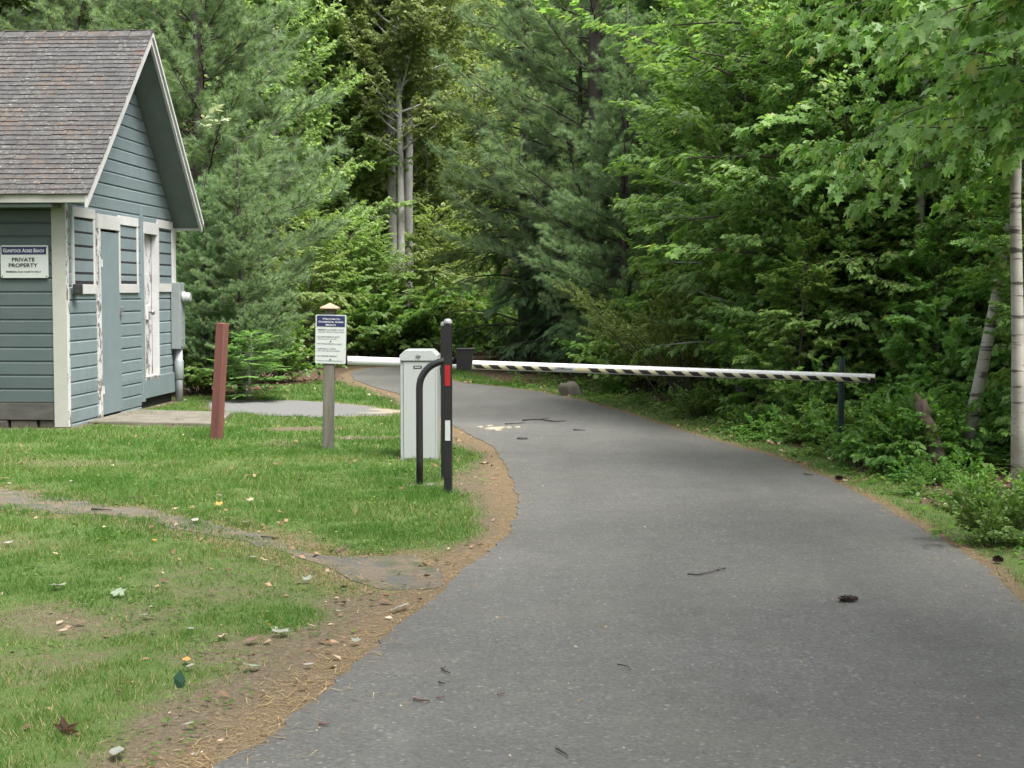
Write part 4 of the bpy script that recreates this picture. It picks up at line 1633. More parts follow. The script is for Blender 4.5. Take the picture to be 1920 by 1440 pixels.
    # bracket that carries the arm on the cabinet's far side
    MB().box(-.09, .12, dp + .008, dp + .075, .72, .98).build('arm_bracket', M['box_white'], t, bevel=.006)


build_gate()

# green steel post behind the arm's end
gp = AT(1578, 668, 13.9)
t = thing('green_steel_post', 'dark green steel channel post behind the end of the barrier arm', 'post', (gp.x, 13.9, 0))
mb = MB()
w_ = .026
for (a, b_, c, d) in ((-w_, -w_ + .006, -.02, .02), (w_ - .006, w_, -.02, .02)):
    mb.box(a, b_, c, d, -.2, gp.z - (.0 if a > 0 else .07))
mb.box(-w_ + .006, w_ - .006, .012, .02, -.2, gp.z - .02)
mb.build('channel', M['green_post'], t)

# boulder
def boulder(g, w, d, h, seed):
    bm = bmesh.new()
    bmesh.ops.create_icosphere(bm, subdivisions=3, radius=1)
    rg = np.random.default_rng(seed)
    ax = [unit(rg.normal(0, 1, 3)) for _ in range(9)]
    for v in bm.verts:
        p = np.array(v.co)
        for a in ax:
            s = p @ a
            if s > .55:
                p = p - a * (s - .55) * .8
        p = p * (1 + .05 * math.sin(5 * p[0] + 3 * p[1]) + .03 * math.sin(9 * p[2] + 7 * p[0]))
        v.co = (p[0] * w / 2, p[1] * d / 2, max(p[2], -.6) * h * .75 + .10 * h)
    me = bpy.data.meshes.new('boulder')
    bm.to_mesh(me)
    bm.free()
    for p in me.polygons:
        p.use_smooth = True
    return add_obj('boulder', me, M['rock'], None, (g[0], g[1], 0))


tag(boulder(G(1072, 741), .46, .40, .26, 12), 'low grey-brown boulder at the wood edge beyond the road', 'boulder')

# ------------------------------------------------------------------ trees and shrubs
P_PINE = [make_pine(3, 10.0, 2.9, 1.0, .13, 1.0), make_pine(4, 12.0, 4.1, 1.9, .14, .72)]
P_HEM = make_hemlock(5, 8.0, 2.4, .5)
P_TALL = [make_sapling(21, 14, 3.8, 1.8, .15, 96, 'wood_leaf', LEAF2, 'grey_bark', tw=1.1, step=.075, el0=.45, bend=.1, flat=.6, droop=.35, level2=True),
          make_sapling(22, 12, 3.4, .8, .145, 94, 'wood_leaf', LEAF2, 'bark', tw=1.0, step=.07, el0=.35, bend=.05, flat=.6, droop=.35, level2=True)]
P_MAPLE = [make_sapling(31, 5.4, 1.7, .5, .115, 64, 'maple', MAPLE8, tw=.75, step=.05, rounded=True),
           make_sapling(32, 4.2, 1.5, .3, .11, 54, 'maple', MAPLE8, tw=.7, step=.043),
           make_sapling(33, 6.6, 2.1, .7, .12, 70, 'maple', MAPLE8, tw=.8, step=.056, rounded=True)]
P_BEECH = make_sapling(41, 5.6, 2.1, .6, .095, 56, 'beech', LEAF6, 'grey_bark', tw=.7, step=.036, el0=.12, bend=-.15, flat=.22, droop=.22)
P_LIGHT = [make_sapling(51, 3.6, 1.5, .3, .095, 64, 'light_leaf', LEAF2, tw=.65, step=.036),
           make_sapling(52, 3.0, 1.4, .2, .09, 60, 'light_leaf', LEAF2, tw=.65, step=.036)]
P_TALL.append(make_sapling(53, 11, 3.2, 1.6, .105, 84, 'light_leaf', LEAF2, 'grey_bark', tw=1.0, step=.062, el0=.4, bend=.05, flat=.6, droop=.4, level2=True))
P_SHRUB = [make_shrub(61, 1.1, .9, .085, 26, 'shrub_leaf', LEAF6, step=.036), make_shrub(62, .8, 1.1, .095, 24, 'shrub_leaf', LEAF6, step=.038), make_shrub(63, 1.5, .8, .095, 28, 'maple', MAPLE8, step=.045)]
print('LEAVES', [len(p[2].polygons) for p in P_PINE + [P_HEM] + P_TALL + P_MAPLE + [P_BEECH] + P_LIGHT + P_SHRUB])
P_OLIVE = make_shrub(64, 2.0, .85, .05, 34, 'olive_leaf', LEAF2, step=.022, tw=.34)
P_FINE = [make_sapling(55, 8.2, 2.3, .7, .088, 84, 'maple', LEAF2, 'bark', tw=.8, step=.05, el0=.35, bend=-.1, flat=.5, droop=.4, rounded=True, level2=True),
          make_sapling(56, 6.6, 2.1, .4, .082, 76, 'beech', LEAF2, 'bark', tw=.75, step=.048, el0=.35, bend=-.1, flat=.5, droop=.4, rounded=True, level2=True)]
P_BARE = make_sapling(57, 15, 3.0, 5.7, .115, 66, 'light_leaf', LEAF2, 'grey_bark', tw=1.0, step=.07, el0=.5, bend=.05, flat=.6, droop=.4, rounded=True, level2=True)
P_BIRCH = make_sapling(71, 9.5, 1.9, 3.2, .06, 46, 'wood_leaf', LEAF2, 'birch', tw=.8, step=.05, el0=.5, r0=.085, flat=.6, droop=.5)
SP = ('stems', 'foliage')


def place(px, Y):
    x = (px - 960) / FPX * Y
    return (x, Y, float(zg(x, Y)))


# tall unseen trees beside and behind the camera, added to shade the near road
for (x, y, s_, lab) in [(4.6, 3.4, 1.05, 'tall unseen roadside tree added for shade right of the viewpoint'), (5.0, -.6, 1.0, 'tall unseen roadside tree added for shade behind the viewpoint on the right'), (-4.8, -1.5, 1.1, 'tall unseen roadside tree added for shade behind the viewpoint on the left')]:
    plant('shade_tree', P_TALL[0], lab, 'tree', (x, y, 0), x, s_, 'unseen shade trees beside the viewpoint')
# pines
plant('pine_tree', P_PINE[0], 'feathery white pine rising right behind the shed gable', 'tree', place(385, 25.0), .4)
plant('pine_tree', make_pine(6, 9.5, 2.45, 3.3, .14, .5), 'pine left of the lawn whose twigs hang before the shed roof', 'tree', (-7.05, 13.9, 0), 1.0)
plant('pine_tree', P_PINE[1], 'broad white pine with drooping plumes in the middle of the wood edge', 'tree', place(1120, 28.0), 1.2, 1.0, 'white pines at the wood edge')
plant('pine_tree', P_PINE[1], 'white pine deep in the wood behind the black bollards', 'tree', place(1120, 41.0), 2.9, .8, 'white pines at the wood edge')
plant('pine_tree', P_PINE[1], 'shaded white pine behind the beech sprays on the right of the road', 'tree', place(1330, 25.5), 4.1, .6, 'white pines at the wood edge')
plant('pine_tree', P_PINE[0], 'small dark pine low at the wood edge behind the boulder', 'tree', place(1170, 25.0), 5.0, .62, 'white pines at the wood edge')
plant('pine_tree', P_PINE[0], 'pine standing behind the shed roof at the left', 'tree', place(150, 31.0), 2.0, 1.05, 'white pines at the wood edge')
plant('hemlock_tree', P_HEM, 'dark hemlock with flat sprays behind the card reader', 'tree', place(985, 30.5), .3, 1.0, 'hemlocks in the shade')
plant('hemlock_tree', P_HEM, 'dark hemlock in deep shade left of the boulder', 'tree', place(1085, 29.0), 2.3, .85, 'hemlocks in the shade')
plant('hemlock_tree', P_HEM, 'dark hemlock in deep shade right of the boulder', 'tree', place(1230, 27.5), 3.9, .9, 'hemlocks in the shade')

# light young trees behind the far bend
for i, (px, Y, s, k, lab) in enumerate([
        (700, 33, .78, 0, 'pale green young tree over the far bend above the cabinet'),
        (812, 34, .9, 0, 'pale green young tree behind the top of the black bollards'),
        (640, 33, 1.0, 1, 'pale green young tree directly behind the welcome sign'),
        (575, 31, 1.0, 1, 'pale green young tree between pine and welcome sign'),
        (860, 39, 1.0, 1, 'pale green young tree at the dark hemlock edge'),
        (715, 40, 1.55, 0, 'tall pale green young tree behind the grey trunks on the left'), (778, 40.5, 1.6, 1, 'tall pale green young tree behind the grey trunks on the right'), (835, 42, 1.7, 0, 'tall pale green young tree beside the big pine'),
        (752, 33.5, .72, 1, 'low pale green young tree right below the grey trunks')]):
    plant('young_tree', P_LIGHT[k], lab, 'tree', place(px, Y), i * 1.7, s, 'young trees round the bend')
# grey and birch trunks far back
for i, (px, Y, s, lab) in enumerate([(735, 37.0, 1.0, 'grey trunked tree, darkest of three trunks above the cabinet'), (764, 38.0, 1.05, 'grey trunked tree right of the pale birch trunk above the cabinet')]):
    plant('forest_tree', P_BARE, lab, 'tree', place(px, Y), i * 2.0 + .5, s, 'grey trunks above the gate cabinet')
plant('birch_tree', (P_BARE[0].copy(), M['birch'], P_BARE[2], P_BARE[3]), 'pale birch trunk between two grey trunks above the cabinet', 'tree', place(750, 36.2), 1.5, .8, 'birches of the wood')

# bushes at the shed's far corner
for i, (px, Y, s, k, lab) in enumerate([
        (378, 22.6, .9, 0, 'dark leafy bush close behind the electric meter'),
        (520, 25.5, 1.0, 0, 'leafy bush left of the welcome sign post'),
        (445, 26.0, .9, 2, 'leafy bush under the white pine')]):
    plant('bush', P_SHRUB[k], lab, 'bush', place(px, Y), i * 2.1, s, 'bushes behind the shed', SP)

plant('pine_tree', P_PINE[0], 'young pine with boughs to the ground right behind the red post', 'tree', place(452, 22.3), 1.9, .36, 'white pines at the wood edge')
plant('pine_tree', P_PINE[0], 'young pine pressed against the shed corner behind the electric meter', 'tree', place(388, 22.6), .5, .33, 'white pines at the wood edge')
plant('layered_bush', P_BEECH, 'low drooping leafy bush overhanging the worn parking patch', 'bush', place(470, 21.3), 2.3, (.42, .42, .17))
# right-hand side: saplings and beech
for i, (px, Y, s, k, lab) in enumerate([
        (1480, 19.0, .75, 0, 'bright leafy maple sapling behind the middle of the barrier arm'),
        (1560, 17.0, .6, 1, 'low maple sapling behind the green steel post'),
        (1650, 18.5, .6, 2, 'maple sapling behind the end of the barrier arm'),
        (1760, 15.5, .5, 1, 'low maple sapling left of the leaning birch'),
        (1840, 17.5, .62, 2, 'maple sapling behind the leaning birch'),
        (1400, 22.5, .75, 2, 'maple sapling in front of the shaded pine'),
        (1975, 13.5, .5, 0, 'maple sapling right beside the white birch trunk'),
        (1560, 23.5, 1.1, 2, 'tall maple sapling far back among the birches'),
        (1330, 21.5, .6, 1, 'small maple sapling at the verge right of the boulder'),
        (1880, 22.0, 1.1, 0, 'maple sapling far back at the right edge of the wood'),
        (1720, 22.5, 1.15, 2, 'tall maple sapling behind the twin birches'),
        (1500, 16.3, .5, 1, 'small maple sapling just left of the green steel post'),
        (1630, 16.6, .45, 0, 'maple sapling close behind the end of the striped arm'),
        (2005, 12.7, .45, 2, 'maple sapling just right of the thick white birch'),
        (1965, 14.8, .55, 2, 'maple sapling close behind the thick white birch'),
        (1420, 17.6, .55, 1, 'small maple sapling behind the striped part of the arm'),
        (1690, 17.0, .45, 2, 'maple sapling in front of the straight birch trunk'),
        (1580, 20.5, .85, 0, 'maple sapling behind the maple with the long branch'),
        (1820, 20.0, .9, 2, 'tall maple sapling high above the leaning birch'),
        (1470, 26.0, 1.3, 2, 'tall maple sapling deep behind the young beech')]):
    plant('maple_sapling', P_MAPLE[k], lab, 'sapling', place(px, Y), i * 1.3 + .4, s, 'maple saplings right of the road')
plant('beech_tree', P_BEECH, 'young beech with flat layered sprays reaching left over the verge', 'tree', place(1390, 19.5), 1.0, 1.15)
plant('beech_tree', P_BEECH, 'young beech further back between the pine and the maples', 'tree', place(1480, 23.0), 3.4, 1.2)
plant('olive_bush', P_OLIVE, 'yellowish small leaved bush behind the arm right of the boulder', 'bush', place(1300, 20.5), .6, 1.0, None, SP)
plant('olive_bush', P_OLIVE, 'yellowish small leaved bush further back under the beech', 'bush', place(1380, 22.0), 2.6, .9, None, SP)


# birches with visible white trunks on the right
def birch(px, Y, top, r, lab, rot, lean=(0, 0), seed=0, h=9.0, nb=30, z0=3.4):
    pr = make_sapling(80 + seed, h, 1.7, z0, .062, nb, 'wood_leaf', LEAF2, 'birch', lean, tw=.7, step=.06, el0=.5, r0=r, flat=.6, droop=.5)
    return plant('birch_tree', pr, lab, 'tree', place(px, Y), rot, 1.0, 'birches of the wood')


birch(1712, 16.3, 0, .068, 'straight birch trunk high among the maple leaves', 0, (.002, 0), 1)
birch(1690, 16.9, 0, .042, 'slender birch close left of the straight birch trunk', 0, (.0, 0), 2)
birch(1803, 13.3, 0, .062, 'white birch leaning to the right above the undergrowth', 0, (.20, .03), 3, 7.0, 20, 3.6)
birch(1914, 11.8, 0, .056, 'thick white birch trunk at the right edge by the road', 0, (-.004, 0), 4, 9, 26, 3.6)
plant('forest_tree', P_TALL[1], 'dark thick trunked tree between the straight and leaning birches', 'tree', place(1765, 23), .4, (1.25, 1.25, 1.1), 'trees of the far wood')

# dead leaning trunk
g0, g1 = AT(1755, 850, 12.6), AT(1725, 752, 12.7)
t = thing('dead_trunk', 'broken dead trunk leaning left in the undergrowth', 'dead tree', (g0.x, g0.y, 0))
d = g1 - g0
pts = [Vector((0, 0, 0)) - d * .3, Vector((0, 0, g0.z)), Vector((0, 0, g0.z)) + d * .5 + Vector((.01, 0, 0)), Vector((0, 0, g0.z)) + d]
MB().tube(pts, [.075, .07, .062, .055], 9).build('stem', M['rot_wood'], t, True)
MB().tube([pts[3] - d * .15, pts[3] + Vector((-.04, 0, .07))], [.04, .012], 6).build('splinter', M['rot_wood'], t)

# undergrowth along the right-hand verge
rgp = random.Random(44)
UNDER = []
for i in range(120):
    Y = rgp.choice([rgp.uniform(10.2, 14), rgp.uniform(12, 18), rgp.uniform(15, 24), rgp.uniform(20, 28)])
    for _ in range(30):
        px = rgp.uniform(1080, 2050)
        x = (px - 960) / FPX * Y
        d_ = float(poly_dist([x], [Y], road_poly)[0])
        lo = float(np.interp(Y, [8, 12, 16, 20, 26], [.45, .75, .95, 1.1, 1.2]))
        if d_ > lo and not (Y < 15.4 and 1330 < px < 1700) and not (Y < 13.6 and 1730 < px < 2040):
            UNDER.append((px, Y, d_))
            break
for i, (px, Y, d_) in enumerate(UNDER):
    k = rgp.choice([0, 1, 1, 2])
    s = rgp.uniform(.5, .85) if d_ < 1.6 else rgp.uniform(.75, 1.2)
    if Y < 15.2 and px > 1600:
        k = rgp.choice([0, 1])
        s = rgp.uniform(.45, .6) if d_ < .9 else rgp.uniform(.55, .85)
    where = ('near the boulder' if px < 1250 else 'below the yellowish bushes' if px < 1400 else 'behind the striped arm' if px < 1560 else 'round the green steel post' if px < 1680
             else 'below the twin birches' if px < 1780 else 'round the leaning birch' if px < 1880 else 'at the right edge of the wood')
    row = 'front' if d_ < 1.5 else 'middle' if d_ < 3 else 'back'
    plant('undergrowth_shrub', P_SHRUB[k], ['upright small leaved shrub', 'low spreading shrub', 'taller lobed leaf shrub'][k] + ' in the ' + row + ' undergrowth ' + where, 'shrub', place(px, Y), rgp.uniform(0, 6.28), s, 'undergrowth shrubs right of the road', SP)
k = 0
while k < 34:
    Y = rgp.uniform(8.2, 24)
    px = rgp.uniform(1000, 1990)
    x = (px - 960) / FPX * Y
    d_ = float(poly_dist([x], [Y], road_poly)[0])
    lo = float(np.interp(Y, [8, 12, 16, 20, 26], [.22, .38, .5, .6, .7]))
    if lo < d_ < lo + .7:
        k += 1
        plant('low_plant', P_SHRUB[rgp.choice([0, 1, 1])], 'low leafy plant on the right verge ' + ('near the pine cones' if Y < 9.5 else 'below the thick birch' if Y < 12 else 'below the arm end' if Y < 15 else 'beyond the striped arm' if Y < 19 else 'near the boulder'), 'plant', (x, Y, float(zg(x, Y)) - .03), rgp.uniform(0, 6.28), rgp.uniform(.22, .48), 'low plants on the right verge', SP)
for i in range(26):                                    # low plants under the far wood edge
    px, Y = rgp.uniform(520, 1180), rgp.uniform(32.5, 44)
    plant('undergrowth_shrub', P_SHRUB[rgp.choice([0, 2])], 'leafy green shrub at the far wood edge ' + ('left of the welcome sign' if px < 620 else 'behind the cabinet' if px < 830 else 'under the dark hemlocks'), 'shrub', place(px, Y), rgp.uniform(0, 6.28), rgp.uniform(.9, 1.5), 'shrubs along the far wood edge', SP)


# overhanging maple limb, top right, from a tree outside the frame
def near_maple(seed, n, z0, zr, L, leaf, tpl, step):
    f = Foliage(seed)
    rg = f.rg
    tp = [np.array(p) for p in trunk_pts(8.5, (0, 0), .04, 9, 91)]
    f.wood.tube(tp, [.13 * (1 - .7 * i / 8) for i in range(9)], 10)
    for k in range(n):
        low = k < n * .65
        z = z0 + zr * k / (n * .65) if low else z0 + zr + (7.6 - z0 - zr) * (k - n * .65) / (n * .35)
        az = math.pi + rg.normal(0, .55) if low else rg.random() * 6.28
        f.spray((0, 0, z), az, .25 + rg.normal(0, .15), L * (.6 + .5 * rg.random()), -.45, .014, .14, .5, step, leaf, .55, .45, .25)
    return f.wood.mesh('trunk', True), M['bark'], f.crown('crown', tpl), M['maple']


plant('maple_tree', near_maple(92, 66, 2.5, 2.2, 2.5, .092, MAPLE8, .054), 'roadside maple reaching in from the right above the thick birch', 'tree', (4.55, 11.9, 0))
plant('maple_tree', near_maple(91, 44, 2.3, 1.5, 1.5, .095, MAPLE, .062), 'near maple whose dark leafy limbs hang into the top right corner', 'tree', (3.7, 8.7, 0))


for i, (px, Y, s_, k, lab) in enumerate([
        (1560, 20.4, .8, 0, 'full leafy tree behind the green steel post'), (1690, 18.9, .66, 1, 'full leafy tree around the slender birch'), (1860, 19.4, .7, 0, 'full leafy tree above the leaning birch'),
        (1440, 22.0, .85, 0, 'full leafy tree right of the young beech'), (1310, 23.5, .8, 1, 'smaller leafy tree in front of the shaded pine'), (2010, 15.8, .6, 1, 'full leafy tree at the right edge behind the thick birch'),
        (1620, 25.0, 1.2, 0, 'full leafy tree deep in the wood behind the arm end'), (1790, 24.0, 1.15, 0, 'full leafy tree deep in the wood by the dark trunk'), (1480, 17.6, .4, 1, 'small full leafy tree behind the middle of the arm'),
        (1770, 16.4, .4, 1, 'small full leafy tree left of the leaning birch'), (1380, 26.5, 1.1, 0, 'full leafy tree deep behind the beech'), (1720, 21.5, .95, 0, 'full leafy tree behind the straight birch'), (1520, 27.5, 1.3, 0, 'tallest full leafy tree behind the arm'), (1900, 26, 1.25, 0, 'tall full leafy tree at the back of the right edge'),
        (1510, 17.3, .72, 1, 'full leafy tree close behind the arm left of the green post'), (1625, 16.9, .82, 0, 'full leafy tree close behind the end of the arm'), (1745, 17.2, .9, 1, 'full leafy tree between the twin birches and the leaning birch'),
        (1860, 16.2, .8, 0, 'full leafy tree close behind the leaning birch'), (1400, 19.6, .7, 1, 'full leafy tree behind the yellowish bush')]):
    plant('leafy_tree', P_FINE[k], lab, 'tree', place(px, Y), i * 1.1, s_, 'leafy trees right of the road')


# long maple branch across the pine at the top centre
def long_branch():
    f = Foliage(95)
    rg = f.rg
    tp = [np.array(p) for p in trunk_pts(7.5, (0, 0), .04, 9, 95)]
    f.wood.tube(tp, [.05 * (1 - .7 * i / 8) for i in range(9)], 8)
    for (z, az, L, el) in ((3.55, 3.05, 3.3, .22), (3.9, 3.35, 2.2, .2), (4.4, 2.9, 2.4, .15), (3.0, 3.2, 2.3, .12), (2.4, 2.9, 2.2, .1), (1.9, 3.3, 2.0, .05),
                           (4.6, 3.5, 2.0, .3), (5.0, 3.0, 2.2, .3), (3.3, 4.2, 2.0, .2), (2.7, 4.4, 1.8, .15), (4.2, 5.2, 1.8, .3), (5.4, 2.4, 1.8, .4)):
        f.spray((0, 0, z), az, el, L, -.12, .02, .16, .55, .07, .11, .3, .25, .22)
    return f.wood.mesh('trunk', True), M['dark_bark'], f.crown('crown', MAPLE), M['maple']


plant('maple_tree', long_branch(), 'maple with a long thin branch stretching left across the pines', 'tree', place(1540, 17.2), 0.0)

# pale sprig by the roof edge
sp = AT(352, 246, 21.3)
f = Foliage(97)
f.spray((0, 0, 0), .05, .62, .52, .0, .005, .3, .05, .075, .13, .3, .2, .3)
f.spray((.03, 0, -.02), -.1, .12, .50, .1, .005, .3, .05, .075, .13, .3, .2, .3)
tt = thing('leafy_sprig', 'pale leafed sprig poking out beside the shed roof edge', 'branch', tuple(sp))
add_obj('stem', f.wood.mesh('stem', True), M['bark'], tt)
add_obj('leaves', f.crown('leaves', LEAF6), leafmat('pale_sprig_leaf', [(0, (.30, .36, .25)), (1, (.45, .50, .38))], .3), tt)

# far wood: individual trees behind
rgf = random.Random(8)
cells = []
for Y in np.arange(40, 92, 5.2):
    half = Y * .46
    for x in np.arange(-half, half, 5.0):
        cells.append((x + rgf.uniform(-1.8, 1.8), Y + rgf.uniform(-1.8, 1.8)))
for (x, Y) in cells:
    px = 960 + x / Y * FPX
    if px > 1350 and Y > 52 and rgf.random() < .55:
        continue
    if (700 < px < 800 and Y < 50) or (780 < px < 1230 and Y < 48):
        continue
    k = rgf.random()
    pr = P_PINE[1] if k < .16 else P_TALL[0] if k < .6 else P_TALL[1]
    nm = 'pine_tree' if k < .16 else 'forest_tree'
    reg = 'above the shed roof' if px < 480 else 'over the far bend' if px < 900 else 'behind the central pines' if px < 1350 else 'behind the right-hand maples'
    lab = ('tall pine' if k < .16 else 'tall grey barked tree' if k < .6 else 'tall dark barked tree') + (' in the nearer rows of the wood ' if Y < 58 else ' deep in the far wood ') + reg
    plant(nm, pr, lab, 'tree', (x, Y, float(zg(x, Y))), rgf.uniform(0, 6.28), rgf.uniform(.9, 1.25), 'trees of the far wood')
for (px, Y, s_, lab) in [(600, 36.5, 1.0, 'light green leafy tree standing right of the shed pine'), (660, 41, 1.05, 'light green leafy tree left of the grey trunks'), (520, 34, .9, 'light green leafy tree half behind the shed pine'),
                      (830, 43, 1.1, 'light green leafy tree right of the grey trunks'), (740, 52, 1.2, 'light green leafy tree behind the grey trunks'), (705, 43.5, .8, 'lower light green leafy tree behind the grey trunks on the left'), (790, 44.5, .85, 'lower light green leafy tree behind the grey trunks on the right'), (880, 46, 1.0, 'light green leafy tree behind the shaded hemlock'), (618, 45.5, .86, 'lower light green leafy tree high above the welcome sign'), (848, 48, .92, 'lower light green leafy tree high above the black bollards'), (747, 47.5, .85, 'lower light green leafy tree straight behind the three grey trunks'), (560, 44, .85, 'lower light green leafy tree above the shed pine'), (655, 38.5, .78, 'light green leafy tree in the gap left of the grey trunks'), (806, 40, .72, 'light green leafy tree in the gap right of the grey trunks')]:
    plant('forest_tree', P_TALL[2], lab, 'tree', place(px, Y), px * .37, s_, 'light green trees over the bend')
# nearer wood behind the shed and deep on the right
for (px, Y, s, k) in [(40, 34, 1.0, 0), (240, 36, 1.0, 1), (-120, 32, 1.0, 1), (480, 37, .95, 0), (560, 41, 1.05, 1), (640, 44, 1.1, 1), (330, 33, .9, 1), (-300, 30, 1, 0),
                      (1450, 30, 1.0, 1), (1620, 31, 1.0, 0), (1850, 30, 1.0, 1), (2050, 26, 1.0, 0), (1250, 35, 1.1, 1), (2150, 20, .9, 1), (1560, 38, 1.1, 1)]:
    plant('forest_tree', P_TALL[k], ('tall grey barked tree' if k == 0 else 'tall dark barked tree') + (' rising behind the shed ridge' if px < 350 else ' behind the shed pine' if px < 800 else ' deep behind the central pines' if px < 1460 else ' deep behind the twin birches' if px < 1800 else ' deep behind the right edge'), 'tree',
          place(px, Y), rgf.uniform(0, 6.28), s, 'trees behind the shed' if px < 800 else 'trees deep in the right-hand wood')


# ------------------------------------------------------------------ grass, needles, litter (nobody could count these)
def spread(n, x0, x1, y0, y1, near_bias=1.0):
    u = RNG.random(n)
    y = y0 + (y1 - y0) * u ** near_bias
    x = x0 + (x1 - x0) * RNG.random(n)
    return x, y


def lawn():
    parts = []
    tv = [(-.5, 0, 0), (.5, 0, 0), (0, 1, 0)]
    for (n, x0, x1, y0, y1, hh, ww) in ((150000, -3.6, .1, 4.2, 9.2, .037, .0042), (150000, -5.2, .2, 9.2, 14.5, .050, .0050), (110000, -7, .3, 14.5, 22, .058, .007), (40000, -5, .2, 22, 31, .06, .010),
                                        (34000, -7.5, -3.5, 3.0, 9.2, .042, .0065), (34000, -10, -5.1, 9.2, 14.5, .05, .008), (16000, -11, -6.9, 14.5, 20, .058, .009), (26000, 1.0, 3.6, 7, 14, .045, .005), (30000, -.5, 3.6, 14, 26, .05, .008)):
        x, y = spread(n, x0, x1, y0, y1)
        g, nd, lt, sd, dr, dp, dk, ds, right = masks(x, y)
        cl = vnoise(x, y, .09, 31) * .6 + vnoise(x, y, .35, 32) * .5
        keep = (RNG.random(n) < np.clip(g * (cl * 1.5), 0, 1)) & (dr > .02) & (g > .05)
        x, y, cl, g = x[keep], y[keep], cl[keep], g[keep]
        m = len(x)
        z = zf(x, y, np.minimum(np.minimum(dr, dp), dk)[keep]) - .004
        a = RNG.random(m) * 6.283
        lean = .25 + .65 * RNG.random(m)
        D = np.stack([np.cos(a) * lean, np.sin(a) * lean, np.ones(m)], -1)
        N = np.stack([RNG.normal(0, 1, m), RNG.normal(0, 1, m), np.zeros(m)], -1)
        hgt = hh * (.45 + .8 * RNG.random(m)) * (.30 + 1.05 * cl) * (.6 + .5 * g)
        V, F, _ = scatter(tv, [(0, 1, 2)], np.stack([x, y, z], -1), D, N, np.ones(m), np.zeros(m))
        V = V.reshape(m, 3, 3)
        base = np.stack([x, y, z], -1)
        side = V[:, 1] - V[:, 0]
        tip = (V[:, 2] - base) * hgt[:, None]
        wv = side * ww * (.7 + .6 * RNG.random(m))[:, None]
        V = np.stack([base - wv / 2, base + wv / 2, base + tip], 1).reshape(-1, 3)
        dry = np.clip(RNG.random(m) * .86 + .18 * (1 - g) + .40 * (vnoise(x, y, .8, 33) - .42) + .15 * (vnoise(x, y, .2, 34) - .5) + .07 * (y < 9.2), 0, 1)
        parts.append((V, np.arange(m * 3).reshape(-1, 3), dry))
    off = 0
    Vs, Fs, Rs = [], [], []
    for V, F, r_ in parts:
        Vs.append(V)
        Fs.append(F + off)
        Rs.append(r_)
        off += len(V)
    o = add_obj('grass', np_mesh('grass', np.concatenate(Vs), np.concatenate(Fs), np.concatenate(Rs)), M['grass'])
    tag(o, 'short patchy lawn grass on both sides of the road', 'grass', None, 'stuff')


lawn()


